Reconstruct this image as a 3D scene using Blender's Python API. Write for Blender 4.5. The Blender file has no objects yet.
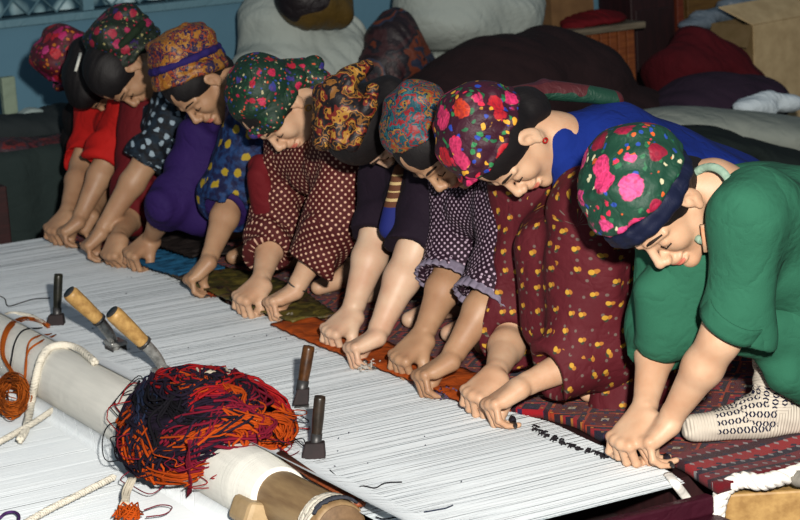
import bpy, math, random
import numpy as np
import openvdb as vdb
from mathutils import Matrix, Vector
random.seed(7); np.random.seed(7)
S = bpy.context.scene
COL = S.collection

# ------------------------------------------------------------------ camera
# world: X = along the warps towards the weavers, Y = along the row of weavers (away), Z = up
FPX = 2200.0
CAM = np.array([-2.63156488, -3.80288679, 1.5884808])
RM = np.array([[0.87042513, -0.15389753, 0.46762767],
               [-0.48838839, -0.15042362, 0.85956356],
               [-0.06194247, -0.97656965, -0.20609427]])   # columns: right, down, forward
cd = bpy.data.cameras.new('camera'); cam = bpy.data.objects.new('camera', cd); COL.objects.link(cam)
cd.sensor_width = 36; cd.lens = FPX / 800 * 36; cd.clip_start = .05; cd.clip_end = 60
cam.matrix_world = Matrix(((RM[0, 0], -RM[0, 1], -RM[0, 2], CAM[0]), (RM[1, 0], -RM[1, 1], -RM[1, 2], CAM[1]),
                           (RM[2, 0], -RM[2, 1], -RM[2, 2], CAM[2]), (0, 0, 0, 1)))
S.camera = cam
cd.dof.use_dof = True; cd.dof.focus_distance = 5.1; cd.dof.aperture_fstop = 9
# ------------------------------------------------------------------ light: the photographer's flash + weak room light
wd = bpy.data.worlds.new('room_light'); S.world = wd; wd.use_nodes = True
wd.node_tree.nodes['Background'].inputs[0].default_value = (.72, .86, 1, 1)
wd.node_tree.nodes['Background'].inputs[1].default_value = .20
ld = bpy.data.lights.new('flash', 'POINT'); ld.energy = 2400; ld.color = (1, .95, .87); ld.shadow_soft_size = .07
lo = bpy.data.objects.new('flash', ld); COL.objects.link(lo)
lo.location = Vector(CAM + RM[:, 0] * .28 - RM[:, 1] * .38 + RM[:, 2] * .1)
S.view_settings.view_transform = 'Standard'; S.view_settings.look = 'None'
S.view_settings.gamma = 1; S.view_settings.exposure = 0.0; S.view_settings.use_curve_mapping = False

# ------------------------------------------------------------------ geometry helpers
def ray(px, py): return RM @ np.array([(px - 400) / FPX, (py - 260) / FPX, 1.0])
def atz(px, py, z):
    r = ray(px, py); return CAM + r * (z - CAM[2]) / r[2]
def aty(px, py, y):
    r = ray(px, py); return CAM + r * (y - CAM[1]) / r[1]
def A(*v): return np.array(v, float)
def nrm(v): v = np.asarray(v, float); return v / np.linalg.norm(v)

def mesh_np(name, V, F, mats=(), uv=None, smooth=True):
    """V (n,3), F (m,k) array or list of index lists"""
    me = bpy.data.meshes.new(name)
    V = np.asarray(V, np.float32)
    if isinstance(F, np.ndarray):
        k = F.shape[1]; m = F.shape[0]
        me.vertices.add(len(V)); me.vertices.foreach_set('co', V.ravel())
        me.loops.add(m * k); me.loops.foreach_set('vertex_index', F.ravel().astype(np.int32))
        me.polygons.add(m); me.polygons.foreach_set('loop_start', np.arange(0, m * k, k, dtype=np.int32))
        me.update(calc_edges=True)
    else:
        me.from_pydata([tuple(v) for v in V], [], F); me.update()
    if uv is not None:
        l = me.uv_layers.new(name='UVMap'); l.data.foreach_set('uv', np.asarray(uv, np.float32).ravel())
    if smooth: me.polygons.foreach_set('use_smooth', np.ones(len(me.polygons), bool))
    for m_ in mats: me.materials.append(m_)
    me.validate(); return me

def link(name, me, parent=None, loc=None):
    o = bpy.data.objects.new(name, me); COL.objects.link(o)
    if parent is not None: o.parent = parent
    if loc is not None: o.location = Vector(loc)
    return o
def tag(o, label=None, cat=None, group=None, kind=None):
    if label: o['label'] = label
    if cat: o['category'] = cat
    if group: o['group'] = group
    if kind: o['kind'] = kind
    return o
def empty(name, loc, label, cat, group=None):
    o = bpy.data.objects.new(name, None); COL.objects.link(o); o.location = Vector(loc); o.empty_display_size = .1
    return tag(o, label, cat, group)

class Geo:
    """collects pieces, becomes ONE mesh object"""
    def __init__(s): s.V = []; s.F = []; s.n = 0
    def add(s, V, F):
        V = np.asarray(V, float); s.V.append(V); s.F += [[i + s.n for i in f] for f in F]; s.n += len(V); return s
    def box(s, lo, hi, R=None, jit=0):
        lo = np.array(lo, float); hi = np.array(hi, float)
        V = np.array([[lo[0] if i & 1 == 0 else hi[0], lo[1] if i & 2 == 0 else hi[1], lo[2] if i & 4 == 0 else hi[2]] for i in range(8)])
        if jit: V += np.random.uniform(-jit, jit, V.shape)
        if R is not None: V = np.array([R @ v for v in V])
        return s.add(V, [[0, 2, 3, 1], [4, 5, 7, 6], [0, 1, 5, 4], [2, 6, 7, 3], [0, 4, 6, 2], [1, 3, 7, 5]])
    def obox(s, c, ax, ay, az, h, taper=1.0):
        c = np.array(c, float); V = []
        for k in (-1, 1):
            t = 1 if k < 0 else taper
            for i, j in ((-1, -1), (1, -1), (1, 1), (-1, 1)):
                V.append(c + ax * h[0] * i * t + ay * h[1] * j * t + az * h[2] * k)
        return s.add(V, [[3, 2, 1, 0], [4, 5, 6, 7], [0, 1, 5, 4], [1, 2, 6, 5], [2, 3, 7, 6], [3, 0, 4, 7]])
    def tube(s, pts, r, n=6, cap=True, flat=1.0):
        pts = np.array(pts, float); m = len(pts)
        r = np.ones(m) * r if np.isscalar(r) else np.array(r, float)
        T = np.gradient(pts, axis=0); T /= np.linalg.norm(T, axis=1)[:, None] + 1e-9
        up = A(0, 0, 1) if abs(T[0][2]) < .9 else A(1, 0, 0)
        u = nrm(np.cross(T[0], up)); V = []
        ang = np.arange(n) * 2 * math.pi / n
        for i in range(m):
            u = u - T[i] * (u @ T[i]); u /= np.linalg.norm(u) + 1e-9; w = np.cross(T[i], u)
            V.append(pts[i] + r[i] * (np.cos(ang)[:, None] * u + flat * np.sin(ang)[:, None] * w))
        V = np.concatenate(V); F = []
        for i in range(m - 1):
            for j in range(n):
                a = i * n + j; b = i * n + (j + 1) % n; F.append([a, b, b + n, a + n])
        if cap: F.append(list(range(n))[::-1]); F.append([(m - 1) * n + j for j in range(n)])
        return s.add(V, F)
    def build(s, name, mat, parent=None, base=(0, 0, 0), smooth=True, bevel=0, mods=None):
        V = np.concatenate(s.V) - np.array(base, float)
        me = mesh_np(name, V, s.F, [mat], smooth=smooth)
        o = link(name, me, parent, None if parent is not None else base)
        if bevel:
            b = o.modifiers.new('bevel', 'BEVEL'); b.width = bevel; b.segments = 2; b.limit_method = 'ANGLE'
        return o

def spline(pts, n):
    pts = np.array(pts, float); P = np.vstack([2 * pts[0] - pts[1], pts, 2 * pts[-1] - pts[-2]]); out = []
    m = len(pts) - 1
    for q in np.linspace(0, m - 1e-6, n):
        i = int(q); t = q - i; a, b, c, d = P[i:i + 4]
        out.append(.5 * ((2 * b) + (c - a) * t + (2 * a - 5 * b + 4 * c - d) * t * t + (3 * b - a - 3 * c + d) * t ** 3))
    return np.array(out)
def rope(g, pts, r=.007, turns=60, n=160, strands=3):
    P = spline(pts, n); T = np.gradient(P, axis=0); T /= np.linalg.norm(T, axis=1)[:, None]
    u = nrm(np.cross(T[0], A(0, 0, 1))); U = []
    for i in range(n):
        u = u - T[i] * (u @ T[i]); u = nrm(u); U.append(u)
    U = np.array(U); Wv = np.cross(T, U)
    for k in range(strands):
        ph = np.linspace(0, turns * 2 * math.pi, n) + k * 2 * math.pi / strands
        g.tube(P + (np.cos(ph)[:, None] * U + np.sin(ph)[:, None] * Wv) * r * .55, r * .62, 5)

# ------------------------------------------------------------------ signed distance modelling
class Vol:
    def __init__(s): s.p = []
    def cap(s, a, b, ra, rb=None, k=.01, cut=None, sub=False, my=1.0):
        rb = ra if rb is None else rb; a = np.array(a, float); b = np.array(b, float); R = max(ra, rb)
        s.p.append(dict(t='c', a=a, b=b, ra=ra, rb=rb, k=k, cut=cut, sub=sub, lo=np.minimum(a, b) - R, hi=np.maximum(a, b) + R)); return s
    def ell(s, c, r, R=None, k=.01, p=2.0, sub=False, cut=None):
        c = np.array(c, float); r = np.array(r, float); M = max(r) * (1.25 if p > 2 else 1)
        s.p.append(dict(t='e', c=c, r=r, R=np.eye(3) if R is None else np.array(R, float), k=k, p=p, sub=sub, cut=cut, lo=c - M, hi=c + M)); return s
    def half(s, pt, n, k=.004):   # keep the side n points away from
        s.p.append(dict(t='h', a=np.array(pt, float), n=nrm(n), k=k, sub=False, lo=None)); return s
    @staticmethod
    def d(q, X):
        if q['t'] == 'c':
            ab = q['b'] - q['a']; L = ab @ ab + 1e-12; t = np.clip(((X - q['a']) @ ab) / L, 0, 1)
            D = X - q['a'] - t[..., None] * ab
            d = np.sqrt((D * D).sum(-1)) - (q['ra'] + (q['rb'] - q['ra']) * t)
        else:
            Y = (X - q['c']) @ q['R']; Z = np.abs(Y) / q['r']
            if q['p'] == 2:
                k0 = np.sqrt((Z * Z).sum(-1)); k1 = np.sqrt(((Z / q['r']) ** 2).sum(-1)) + 1e-9; d = k0 * (k0 - 1) / k1
            else:
                k0 = (Z ** q['p']).sum(-1) ** (1 / q['p']); d = (k0 - 1) * q['r'].min()
        if q.get('cut') is not None:
            d = np.maximum(d, (X - q['cut'][0]) @ q['cut'][1])
        return d
    def mesh(s, vox, disp=None, uvs=False, base=(0, 0, 0), name='m', mats=()):
        lo = np.min([q['lo'] for q in s.p if q['lo'] is not None and not q['sub']], axis=0) - 4 * vox - .012
        hi = np.max([q['hi'] for q in s.p if q['lo'] is not None and not q['sub']], axis=0) + 4 * vox + .012
        N = np.ceil((hi - lo) / vox).astype(int) + 1
        G = np.full(N, 1.0, np.float32)
        for q in s.p:
            if q['lo'] is None: i0 = np.zeros(3, int); i1 = N
            else:
                m = q['k'] + 4 * vox
                i0 = np.clip(np.floor((q['lo'] - m - lo) / vox).astype(int), 0, N); i1 = np.clip(np.ceil((q['hi'] + m - lo) / vox).astype(int) + 1, 0, N)
            if (i1 <= i0).any(): continue
            ax = [(lo[i] + np.arange(i0[i], i1[i]) * vox).astype(np.float32) for i in range(3)]
            X = np.stack(np.meshgrid(*ax, indexing='ij'), -1)
            sl = tuple(slice(i0[i], i1[i]) for i in range(3)); g = G[sl]; k = max(q['k'], 1e-5)
            if q['t'] == 'h':
                b = ((X - q['a']) @ q['n']).astype(np.float32); h = np.maximum(k - np.abs(g - b), 0) / k; G[sl] = np.maximum(g, b) + h * h * k * .25; continue
            b = s.d(q, X).astype(np.float32)
            if q['sub']:
                b = -b; h = np.maximum(k - np.abs(g - b), 0) / k; G[sl] = np.maximum(g, b) + h * h * k * .25
            else:
                h = np.maximum(k - np.abs(g - b), 0) / k; G[sl] = np.minimum(g, b) - h * h * k * .25
        if disp is not None:
            idx = np.argwhere(np.abs(G) < 4 * vox + .012)
            G[idx[:, 0], idx[:, 1], idx[:, 2]] += disp(lo + idx * vox).astype(np.float32)
        bg = 3 * vox
        G = np.clip(G, -bg, bg)
        f = vdb.FloatGrid(background=float(bg)); f.copyFromArray(G, tolerance=0)
        V, F = f.convertToQuads(isovalue=0.0)
        V = V * vox + lo
        F = F[:, ::-1]
        uv = None
        if uvs:
            C = V[F].mean(1); cs = [q for q in s.p if q['t'] == 'c' and not q['sub']]
            D = np.stack([s.d(q, C) for q in cs], 1); best = D.argmin(1)
            uv = np.zeros((len(F), 4, 2)); P = V[F]
            for i, q in enumerate(cs):
                m = best == i
                if not m.any(): continue
                ab = nrm(q['b'] - q['a']); ref = A(0, 1, 0) if abs(ab[1]) < .8 else A(1, 0, 0)
                e1 = nrm(np.cross(ab, ref)); e2 = np.cross(ab, e1); rr = (q['ra'] + q['rb']) / 2
                X = P[m] - q['a']; v = X @ ab; th = np.arctan2(X @ e2, X @ e1)
                th0 = th[:, :1]; th = th0 + (th - th0 + math.pi) % (2 * math.pi) - math.pi
                uv[m, :, 0] = th * rr; uv[m, :, 1] = v + i * .0731
            uv = uv.reshape(-1, 2)
        # winding check
        c = V.mean(0); P = V[F[:, :3]]; nn = np.cross(P[:, 1] - P[:, 0], P[:, 2] - P[:, 0])
        vol = (nn * (P[:, 0] - c)).sum()
        if vol < 0:
            F = F[:, ::-1]
            if uv is not None: uv = uv.reshape(-1, 4, 2)[:, ::-1].reshape(-1, 2)
        return mesh_np(name, V - np.array(base, float), np.ascontiguousarray(F), mats, uv)

def folds(amp, freq, d=(0.3, 1, .2), seed=0, amp2=None):
    """cloth folds: stretched sums of sines running mostly along d's perpendicular"""
    rs = np.random.RandomState(seed); w = []
    for i in range(7):
        v = nrm(np.array(d) + rs.normal(0, .25, 3)) * freq * rs.uniform(.5, 1.7); w.append((v, rs.uniform(0, 6.3), rs.uniform(.5, 1)))
    def f(X):
        o = 0
        for v, p, a in w:
            q = np.sin(X @ v + p + 1.0 * np.sin(X @ (v[[1, 2, 0]] * .25) + p)); o = o + a * q
        return amp * o / 2.2
    return f

# ------------------------------------------------------------------ materials
def lin(c):
    if isinstance(c, str):
        c = [int(c[i:i + 2], 16) / 255 for i in (0, 2, 4)]
    return tuple(((x / 12.92) if x <= .04045 else ((x + .055) / 1.055) ** 2.4) for x in c[:3]) + (1,)
class M:
    def __init__(s, name, rough=.8, spec=.3):
        s.m = bpy.data.materials.new(name); s.m.use_nodes = True; s.t = s.m.node_tree; s.b = s.t.nodes['Principled BSDF']
        s.b.inputs['Roughness'].default_value = rough; s.b.inputs['Specular IOR Level'].default_value = spec
    def n(s, typ, ins=None, **kw):
        x = s.t.nodes.new(typ)
        for k, v in kw.items(): setattr(x, k, v)
        for k, v in (ins or {}).items():
            if hasattr(v, 'is_output') or isinstance(v, bpy.types.NodeSocket): s.t.links.new(v, x.inputs[k])
            else: x.inputs[k].default_value = v
        return x
    def math(s, op, a, b=0.0, c=0.0):
        return s.n('ShaderNodeMath', {0: a, 1: b, 2: c}, operation=op).outputs[0]
    def vmath(s, op, a, b=(0, 0, 0)):
        return s.n('ShaderNodeVectorMath', {0: a, 1: b}, operation=op).outputs[0]
    def ramp(s, fac, stops, interp='LINEAR'):
        x = s.n('ShaderNodeValToRGB', {0: fac}); e = x.color_ramp.elements; x.color_ramp.interpolation = interp
        while len(e) < len(stops): e.new(.5)
        for i, (p, c) in enumerate(stops): e[i].position = p; e[i].color = lin(c)
        return x.outputs[0]
    def mix(s, f, a, b):
        a = lin(a) if isinstance(a, (str, tuple)) else a; b = lin(b) if isinstance(b, (str, tuple)) else b
        return s.n('ShaderNodeMix', {0: f, 6: a, 7: b}, data_type='RGBA').outputs[2]
    def obj(s, scale=(1, 1, 1), off=(0, 0, 0), src='Object'):
        tc = s.n('ShaderNodeTexCoord').outputs[src]
        return s.n('ShaderNodeMapping', {0: tc, 1: off, 3: scale}).outputs[0]
    def noise(s, v, scale, det=2, rough=.5, out=0):
        return s.n('ShaderNodeTexNoise', {'Vector': v, 'Scale': scale, 'Detail': det, 'Roughness': rough}).outputs[out]
    def vor(s, v, scale, rand=1.0, feat='F1', dim='3D', metric='EUCLIDEAN'):
        return s.n('ShaderNodeTexVoronoi', {'Vector': v, 'Scale': scale, 'Randomness': rand}, feature=feat, voronoi_dimensions=dim, distance=metric)
    def wob(s, v, scale, amt):
        nz = s.noise(v, scale, 2, .5, 1); d = s.vmath('SUBTRACT', nz, (.5, .5, .5)); x = s.n('ShaderNodeVectorMath', {0: d, 3: amt}, operation='SCALE').outputs[0]
        return s.vmath('ADD', v, x)
    def wrinkle(s, v, fine=240, amt=1.0, sc=9):
        w = s.wob(v, sc * .8, .10); a = s.math('ABSOLUTE', s.math('SUBTRACT', s.noise(w, sc, 3, .55), .5)); a = s.math('SMOOTH_MIN', a, .12, .06)
        h = s.math('ADD', s.math('MULTIPLY', a, 3.0 * amt), s.math('MULTIPLY', s.noise(v, fine, 2), .10))
        return s.bump(h, .55, .012)
    def col(s, c):
        c = lin(c) if isinstance(c, (str, tuple)) else c
        if isinstance(c, tuple): s.b.inputs['Base Color'].default_value = c
        else: s.t.links.new(c, s.b.inputs['Base Color'])
        return s
    def bump(s, h, strength=.3, dist=.002):
        x = s.n('ShaderNodeBump', {'Height': h, 'Strength': strength, 'Distance': dist}); s.t.links.new(x.outputs[0], s.b.inputs['Normal']); return s

def cloth(name, c, c2=None, rough=.85, sc=12, sheen=0.0, bump=.25, wr=1.0):
    m = M(name, rough, .15); v = m.obj()
    m.col(m.mix(m.noise(v, sc, 4), c, c2 or c)); (m.wrinkle(v, 260, wr) if bump > 0 else None)
    m.b.inputs['Sheen Weight'].default_value = sheen; return m.m
def skin_mat(name, c, c2, c3):
    m = M(name, .5, .35); v = m.obj()
    a = m.mix(m.ramp(m.noise(v, 14, 4), [(.3, '000000'), (.7, 'ffffff')]), c, c2)
    a = m.mix(m.ramp(m.noise(v, 38, 3), [(.55, '000000'), (.8, '777777')]), a, c3)
    m.col(a); m.bump(m.noise(v, 160, 3), .18, .001)
    m.b.inputs['Subsurface Weight'].default_value = .08; m.b.inputs['Subsurface Radius'].default_value = (.012, .005, .003); m.b.inputs['Subsurface Scale'].default_value = .5
    return m.m
def polka(name, base, dot, sp=.012, rad=.25, base2=None):
    m = M(name, .75, .2); uv = m.n('ShaderNodeTexCoord').outputs['UV']
    uv = m.n('ShaderNodeMapping', {0: uv, 2: (0, 0, math.radians(40))}).outputs[0]
    w = m.wob(uv, 9, .01)
    d = m.vor(w, 1 / sp, 0, dim='2D').outputs['Distance']
    f = m.ramp(d, [(0, 'ffffff'), (rad, 'ffffff'), (rad + .08, '000000')])
    m.col(m.mix(f, m.mix(m.noise(m.obj(), 9, 2), base, base2 or base), dot)); m.wrinkle(m.obj()); return m.m
def sprig(name, base, base2, y='b98a2c', g='6b5a4e', sp=.03):
    m = M(name, .75, .2); uv = m.n('ShaderNodeTexCoord').outputs['UV']; w = m.wob(uv, 30, .012)
    c = m.mix(m.noise(m.obj(), 8, 3), base, base2)
    v1 = m.vor(w, 1 / sp, .45, dim='2D'); d = v1.outputs['Distance']
    off = m.vmath('ADD', w, (.008, .003, 0)); d2 = m.vor(off, 1 / sp, .45, dim='2D').outputs['Distance']
    v3 = m.vor(m.vmath('ADD', uv, (.4, .2, 0)), 1.25 / sp, .5, dim='2D').outputs['Distance']
    c = m.mix(m.ramp(v3, [(0, 'ffffff'), (.08, 'ffffff'), (.11, '000000')]), c, g)
    off3 = m.vmath('ADD', w, (.004, -.004, 0)); d3 = m.vor(off3, 1 / sp, .45, dim='2D').outputs['Distance']
    c = m.mix(m.ramp(d3, [(0, 'ffffff'), (.10, 'ffffff'), (.13, '000000')]), c, '2c3024')
    c = m.mix(m.ramp(d2, [(0, 'ffffff'), (.09, 'ffffff'), (.12, '000000')]), c, '905c20')
    c = m.mix(m.ramp(d, [(0, 'ffffff'), (.10, 'ffffff'), (.13, '000000')]), c, y)
    m.col(c); m.wrinkle(m.obj()); return m.m
def floral(name, base, base2, roses, smalls, sc=17, seed=0, cover=.42, srad=.3):
    m = M(name, .6, .3); v = m.obj(off=(seed * 3.1, seed * 1.7, seed * .9)); w = m.wob(v, 45, .02)
    c = m.mix(m.noise(v, 12, 2), base, base2)
    sm = m.vor(w, sc * 2.9, 1); sel = m.n('ShaderNodeSeparateColor', {0: sm.outputs['Color']})
    k = len(smalls); sc_ = m.ramp(sel.outputs[0], [(i / k, smalls[i]) for i in range(k)], 'CONSTANT')
    c = m.mix(m.ramp(sm.outputs['Distance'], [(0, 'ffffff'), (srad, 'ffffff'), (srad + .08, '000000')]), c, sc_)
    bg = m.vor(w, sc, .9); s2 = m.n('ShaderNodeSeparateColor', {0: bg.outputs['Color']})
    k = len(roses); rc = m.ramp(s2.outputs[0], [(i / k, roses[i]) for i in range(k)], 'CONSTANT')
    pet = m.math('SINE', m.math('MULTIPLY', m.vor(w, sc * 4, 1).outputs['Distance'], 9))
    rc = m.mix(m.math('MULTIPLY_ADD', pet, .22, .3), rc, '5a0e26')
    gate = m.math('GREATER_THAN', s2.outputs[1], .28)
    f = m.math('MULTIPLY', m.ramp(bg.outputs['Distance'], [(0, 'ffffff'), (cover, 'ffffff'), (cover + .05, '000000')]), gate)
    c = m.mix(f, c, rc); m.col(c); m.wrinkle(v, 200, .8, 14); return m.m
def paisley(name, cols, sc=10, seed=0, stretch=(1, 1, 1), warp=.09, freq=7, spots=None):
    m = M(name, .55, .35); v = m.obj(scale=stretch, off=(seed * 2.3, seed, seed * .7)); w = m.wob(v, sc * 2.2, warp)
    a = m.math('FRACT', m.math('MULTIPLY', m.noise(w, sc, 1.5, .5), freq))
    k = len(cols); c = m.ramp(a, [(i / k, cols[i]) for i in range(k)], 'CONSTANT')
    if spots:
        b = m.vor(w, sc * 6, 1); c = m.mix(m.ramp(b.outputs['Distance'], [(0, 'ffffff'), (.22, 'ffffff'), (.3, '000000')]), c, spots)
    m.col(c); m.wrinkle(v, 200, .8, 14); return m.m
def leafy(name, base, base2, fl, sc=16, cover=.25, uvs=True):
    m = M(name, .7, .2); uv = m.n('ShaderNodeTexCoord').outputs['UV']; w = m.wob(uv, 60, .02)
    c = m.mix(m.ramp(m.noise(w, 40, 3), [(.42, '000000'), (.6, 'ffffff')]), base, base2)
    b = m.vor(w, sc, .5, dim='2D')
    c = m.mix(m.ramp(b.outputs['Distance'], [(0, 'ffffff'), (cover, 'ffffff'), (cover + .06, '000000')]), c, fl)
    m.col(c); m.wrinkle(m.obj()); return m.m
def wood(name, c, c2, st=(3, 30, 30), rough=.55):
    m = M(name, rough, .35); v = m.obj(scale=st); n_ = m.noise(v, 2.5, 5, .6)
    m.col(m.mix(m.ramp(n_, [(.35, '000000'), (.65, 'ffffff')]), c, c2)); m.bump(n_, .25, .002); return m.m
def metal(name, c, rough=.3):
    m = M(name, rough, .5); m.b.inputs['Metallic'].default_value = .55; v = m.obj()
    m.col(m.mix(m.noise(v, 60, 4), c, '2a2826')); m.t.links.new(m.math('MULTIPLY_ADD', m.noise(v, 80, 3), .4, rough - .15), m.b.inputs['Roughness']); return m.m
def yarn_mat(name, c, c2):
    m = M(name, .9, .1); v = m.obj(); m.col(m.mix(m.noise(v, 30, 3), c, c2)); m.bump(m.noise(v, 400, 2), .5, .001); return m.m

SK = skin_mat('skin', 'b4947a', 'a67e62', '9c6850')
SK2 = skin_mat('skin_pale', 'b89c84', 'ac866e', 'a0705c')
SK3 = skin_mat('skin_tan', '9c7a5e', '8c684e', '865640')
HAIR = (lambda m: (m.col(m.mix(m.noise(m.obj(scale=(6, 60, 6)), 6, 3), '080608', '120e0f')), m.bump(m.noise(m.obj(scale=(10, 120, 10)), 5, 3), .6, .002), m)[2])(M('dark_hair', .6, .25)).m
LIP = cloth('lips_colour', '9c5446', 'a86050', .45, bump=0)
LASH = cloth('lash_brow', '1a1210', '241a14', .6)
GOLD = metal('gold', 'd8a040', .25); STEEL = metal('steel', 'c4c4c0', .28); DSTEEL = metal('dark_steel', '4a4a4c', .4)
# ------------------------------------------------------------------ people
class Head:
    def __init__(s, E, N, sc, yaw=0, roll=0):
        d = N - E; th = math.atan2(d[2], d[0]); th0 = math.atan2(-.022, .122)
        a = th - 0; # direction of ear->nose in XZ
        f = A(math.cos(a), 0, math.sin(a)); crown = A(f[2], 0, -f[0])          # rotate -90 deg: crown ahead (towards -X)
        g = abs(th0); fx = nrm(f * math.cos(g) + crown * math.sin(g)); fz = nrm(crown * math.cos(g) - f * math.sin(g)); fy = np.cross(fz, fx)
        R = np.array([fx, fy, fz]).T
        c, q = math.cos(yaw), math.sin(yaw); R = R @ np.array([[c, -q, 0], [q, c, 0], [0, 0, 1]])
        c, q = math.cos(roll), math.sin(roll); R = R @ np.array([[1, 0, 0], [0, c, -q], [0, q, c]])
        s.R = R; s.s = sc; mid = (E + N) / 2; s.C = mid - sc * (R @ A(.061, .0375, -.011))
    def __call__(s, *p): return s.C + s.s * (s.R @ A(*p))
    def e(s, v, c, r, tilt=0, **k):
        R = s.R
        if tilt: a = tilt; R = R @ np.array([[math.cos(a), 0, math.sin(a)], [0, 1, 0], [-math.sin(a), 0, math.cos(a)]])
        kk = k.pop('k', .012); v.ell(s(*c), A(*r) * s.s, R, k=kk, **k)
    def c(s, v, a, b, ra, rb=None, k=.008, **kw): v.cap(s(*a), s(*b), ra * s.s, (rb or ra) * s.s, k=k, **kw)

def add_head(v, h, neck):
    v.cap(h(-.035, 0, -.03), neck, .052, .062, k=.03)
    h.e(v, (-.004, 0, .045), (.092, .074, .085))
    h.e(v, (.035, 0, -.02), (.052, .056, .078), k=.03)
    for q in (1, -1):
        h.c(v, (.0, .052 * q, -.035), (.06, .02 * q, -.083), .02, .017, k=.02)
        h.e(v, (.06, .032 * q, -.02), (.026, .025, .028), k=.015)
        h.c(v, (.088, .012 * q, .027), (.068, .05 * q, .022), .0085, .007, k=.01)      # brow ridge
        h.e(v, (.098, .031 * q, .006), (.02, .0165, .0105), k=.008, sub=True)            # eye socket
        h.e(v, (.073, .031 * q, .004), (.0145, .0145, .0115), k=.004)                     # closed lid
        h.e(v, (.104, .012 * q, -.027), (.010, .0075, .008), k=.005)                      # nostril wing
        h.e(v, (-.004, .076 * q, .0), (.019, .009, .032), tilt=.25, k=.005)               # ear
        h.e(v, (.002, .086 * q, .003), (.010, .008, .018), tilt=.25, k=.004, sub=True)
        h.e(v, (.001, .0775 * q, -.026), (.009, .006, .01), k=.004)
        h.e(v, (.004, .079 * q, -.004), (.006, .004, .009), k=.003)
    h.c(v, (.086, 0, .018), (.110, 0, -.016), .0075, .0092, k=.009); h.c(v, (.094, 0, -.026), (.090, 0, -.046), .011, .013, k=.008)
    h.e(v, (.111, 0, -.020), (.0105, .0105, .0095), k=.006)
    h.e(v, (.080, 0, -.088), (.019, .022, .018), k=.015)
    h.e(v, (.088, 0, -.048), (.016, .024, .009), k=.008)
    h.c(v, (.0985, .017, -.0575), (.0985, -.017, -.0575), .003, .003, k=.004, sub=True)
    h.e(v, (.086, 0, -.066), (.014, .020, .008), k=.006)

def head_bits(h, par, base, hairm):
    for q in (1, -1):
        g = Geo(); g.tube([h(.0855, .018 * q, .0), h(.089, .03 * q, -.0045), h(.081, .044 * q, -.002)], .0016 * h.s, 5); g.build('eyelashes', LASH, par, base)
        g = Geo(); g.tube([h(.0925, .012 * q, .029), h(.0905, .03 * q, .035), h(.0745, .052 * q, .029)], np.array([.003, .0036, .0018]) * h.s, 5); g.build('eyebrow', LASH, par, base)
    v = Vol(); h.e(v, (.0935, 0, -.0525), (.0115, .020, .0052), k=.002); h.e(v, (.0905, 0, -.0635), (.0115, .017, .0058), k=.002)
    link('lips', v.mesh(.0022, base=base, name='lips', mats=[LIP]), par)

def add_hand(v, W, K, thumb, zt=.108, sc=1.0, spread=1.0, backn=None, curl=(50, 30)):
    """W wrist, K middle knuckle, thumb side = +1 (towards +Y) for the left hand, -1 for the right"""
    d = nrm(K - W); s_ = nrm(A(0, thumb, 0) - d * (A(0, thumb, 0) @ d)); n = nrm(np.cross(s_, d)) * thumb
    if n[2] < 0 and d[0] < 0: n = -n
    if n @ A(-1, 0, .6) < 0: n = -n
    tw = -.25; s2 = nrm(s_ * math.cos(tw) + n * math.sin(tw) ); n = nrm(n - s2 * (n @ s2)); s_ = s2
    L = np.linalg.norm(K - W); L = max(.07, min(L, .095)); pk = W + d * L
    r0 = .0088 * sc
    # palm: a fan of metacarpal capsules
    offs = [.028, .009, -.010, -.027]; knr = [.0125, .0128, .012, .0105]
    kn = []
    for i, o in enumerate(offs):
        kp = pk + s_ * o * sc * spread - d * [.004, 0, .004, .012][i] + n * [.0, .002, .001, -.002][i]
        kn.append(kp); v.cap(W + s_ * o * .55 * sc, kp, .0185 * sc, knr[i] * sc, k=.012)
        v.ell(kp + n * .003, A(1, 1, 1) * .0115 * sc, k=.006)
    v.cap(W - n * .006 + s_ * .02 * sc, W + d * .055 - n * .012 + s_ * .02 * sc, .019 * sc, .014 * sc, k=.014)
    v.cap(W - n * .004 - s_ * .018 * sc, W + d * .05 - n * .008 - s_ * .022 * sc, .018 * sc, .014 * sc, k=.014)
    lens = [(.043, .026, .02), (.047, .029, .021), (.043, .027, .021), (.034, .021, .019)]
    tips = []
    def rot(a): a = math.radians(a); return d * math.cos(a) - n * math.sin(a)
    for i in range(4):
        best = None
        for m in np.arange(85, 5, -3.0):
            p = kn[i]; an = m; zz = 9; pts = [p]
            for j, l in enumerate(lens[i]):
                q = rot(an) + s_ * (.10 * (1.5 - i) * (1 if j == 0 else -.3)); p = p + nrm(q) * l * sc * 1.02; pts.append(p); zz = min(zz, p[2]); an += curl[j] if j < 2 else 0
            e = abs(zz - zt)
            if best is None or e < best[0]: best = (e, pts)
        pts = best[1]; rr = [r0 * 1.12, r0 * 1.0, r0 * .9, r0 * .74]
        if i == 3: rr = [x * .86 for x in rr]
        for j in range(3): v.cap(pts[j], pts[j + 1], rr[j], rr[j + 1], k=.0022)
        v.ell(pts[1] + n * .001, A(1, 1, 1) * rr[1] * 1.1, k=.003)
        tips.append(pts[3])
    b = W + d * .022 * sc + s_ * .026 * sc - n * .012
    m1 = b + nrm(d * .62 - n * .62 + s_ * .38) * .042 * sc
    m2 = m1 + nrm(d * .45 - n * .85 - s_ * .05) * .034 * sc
    m3 = m2 + nrm(d * .55 - n * .75 - s_ * .35) * .028 * sc
    if m3[2] < zt: m3[2] = zt; m2[2] = max(m2[2], zt + .012)
    v.cap(b, m1, .0165 * sc, .0135 * sc, k=.014); v.cap(m1, m2, .0125 * sc, .0108 * sc, k=.004); v.cap(m2, m3, .0108 * sc, .008 * sc, k=.003)
    return tips, m3, n, d, s_

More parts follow.
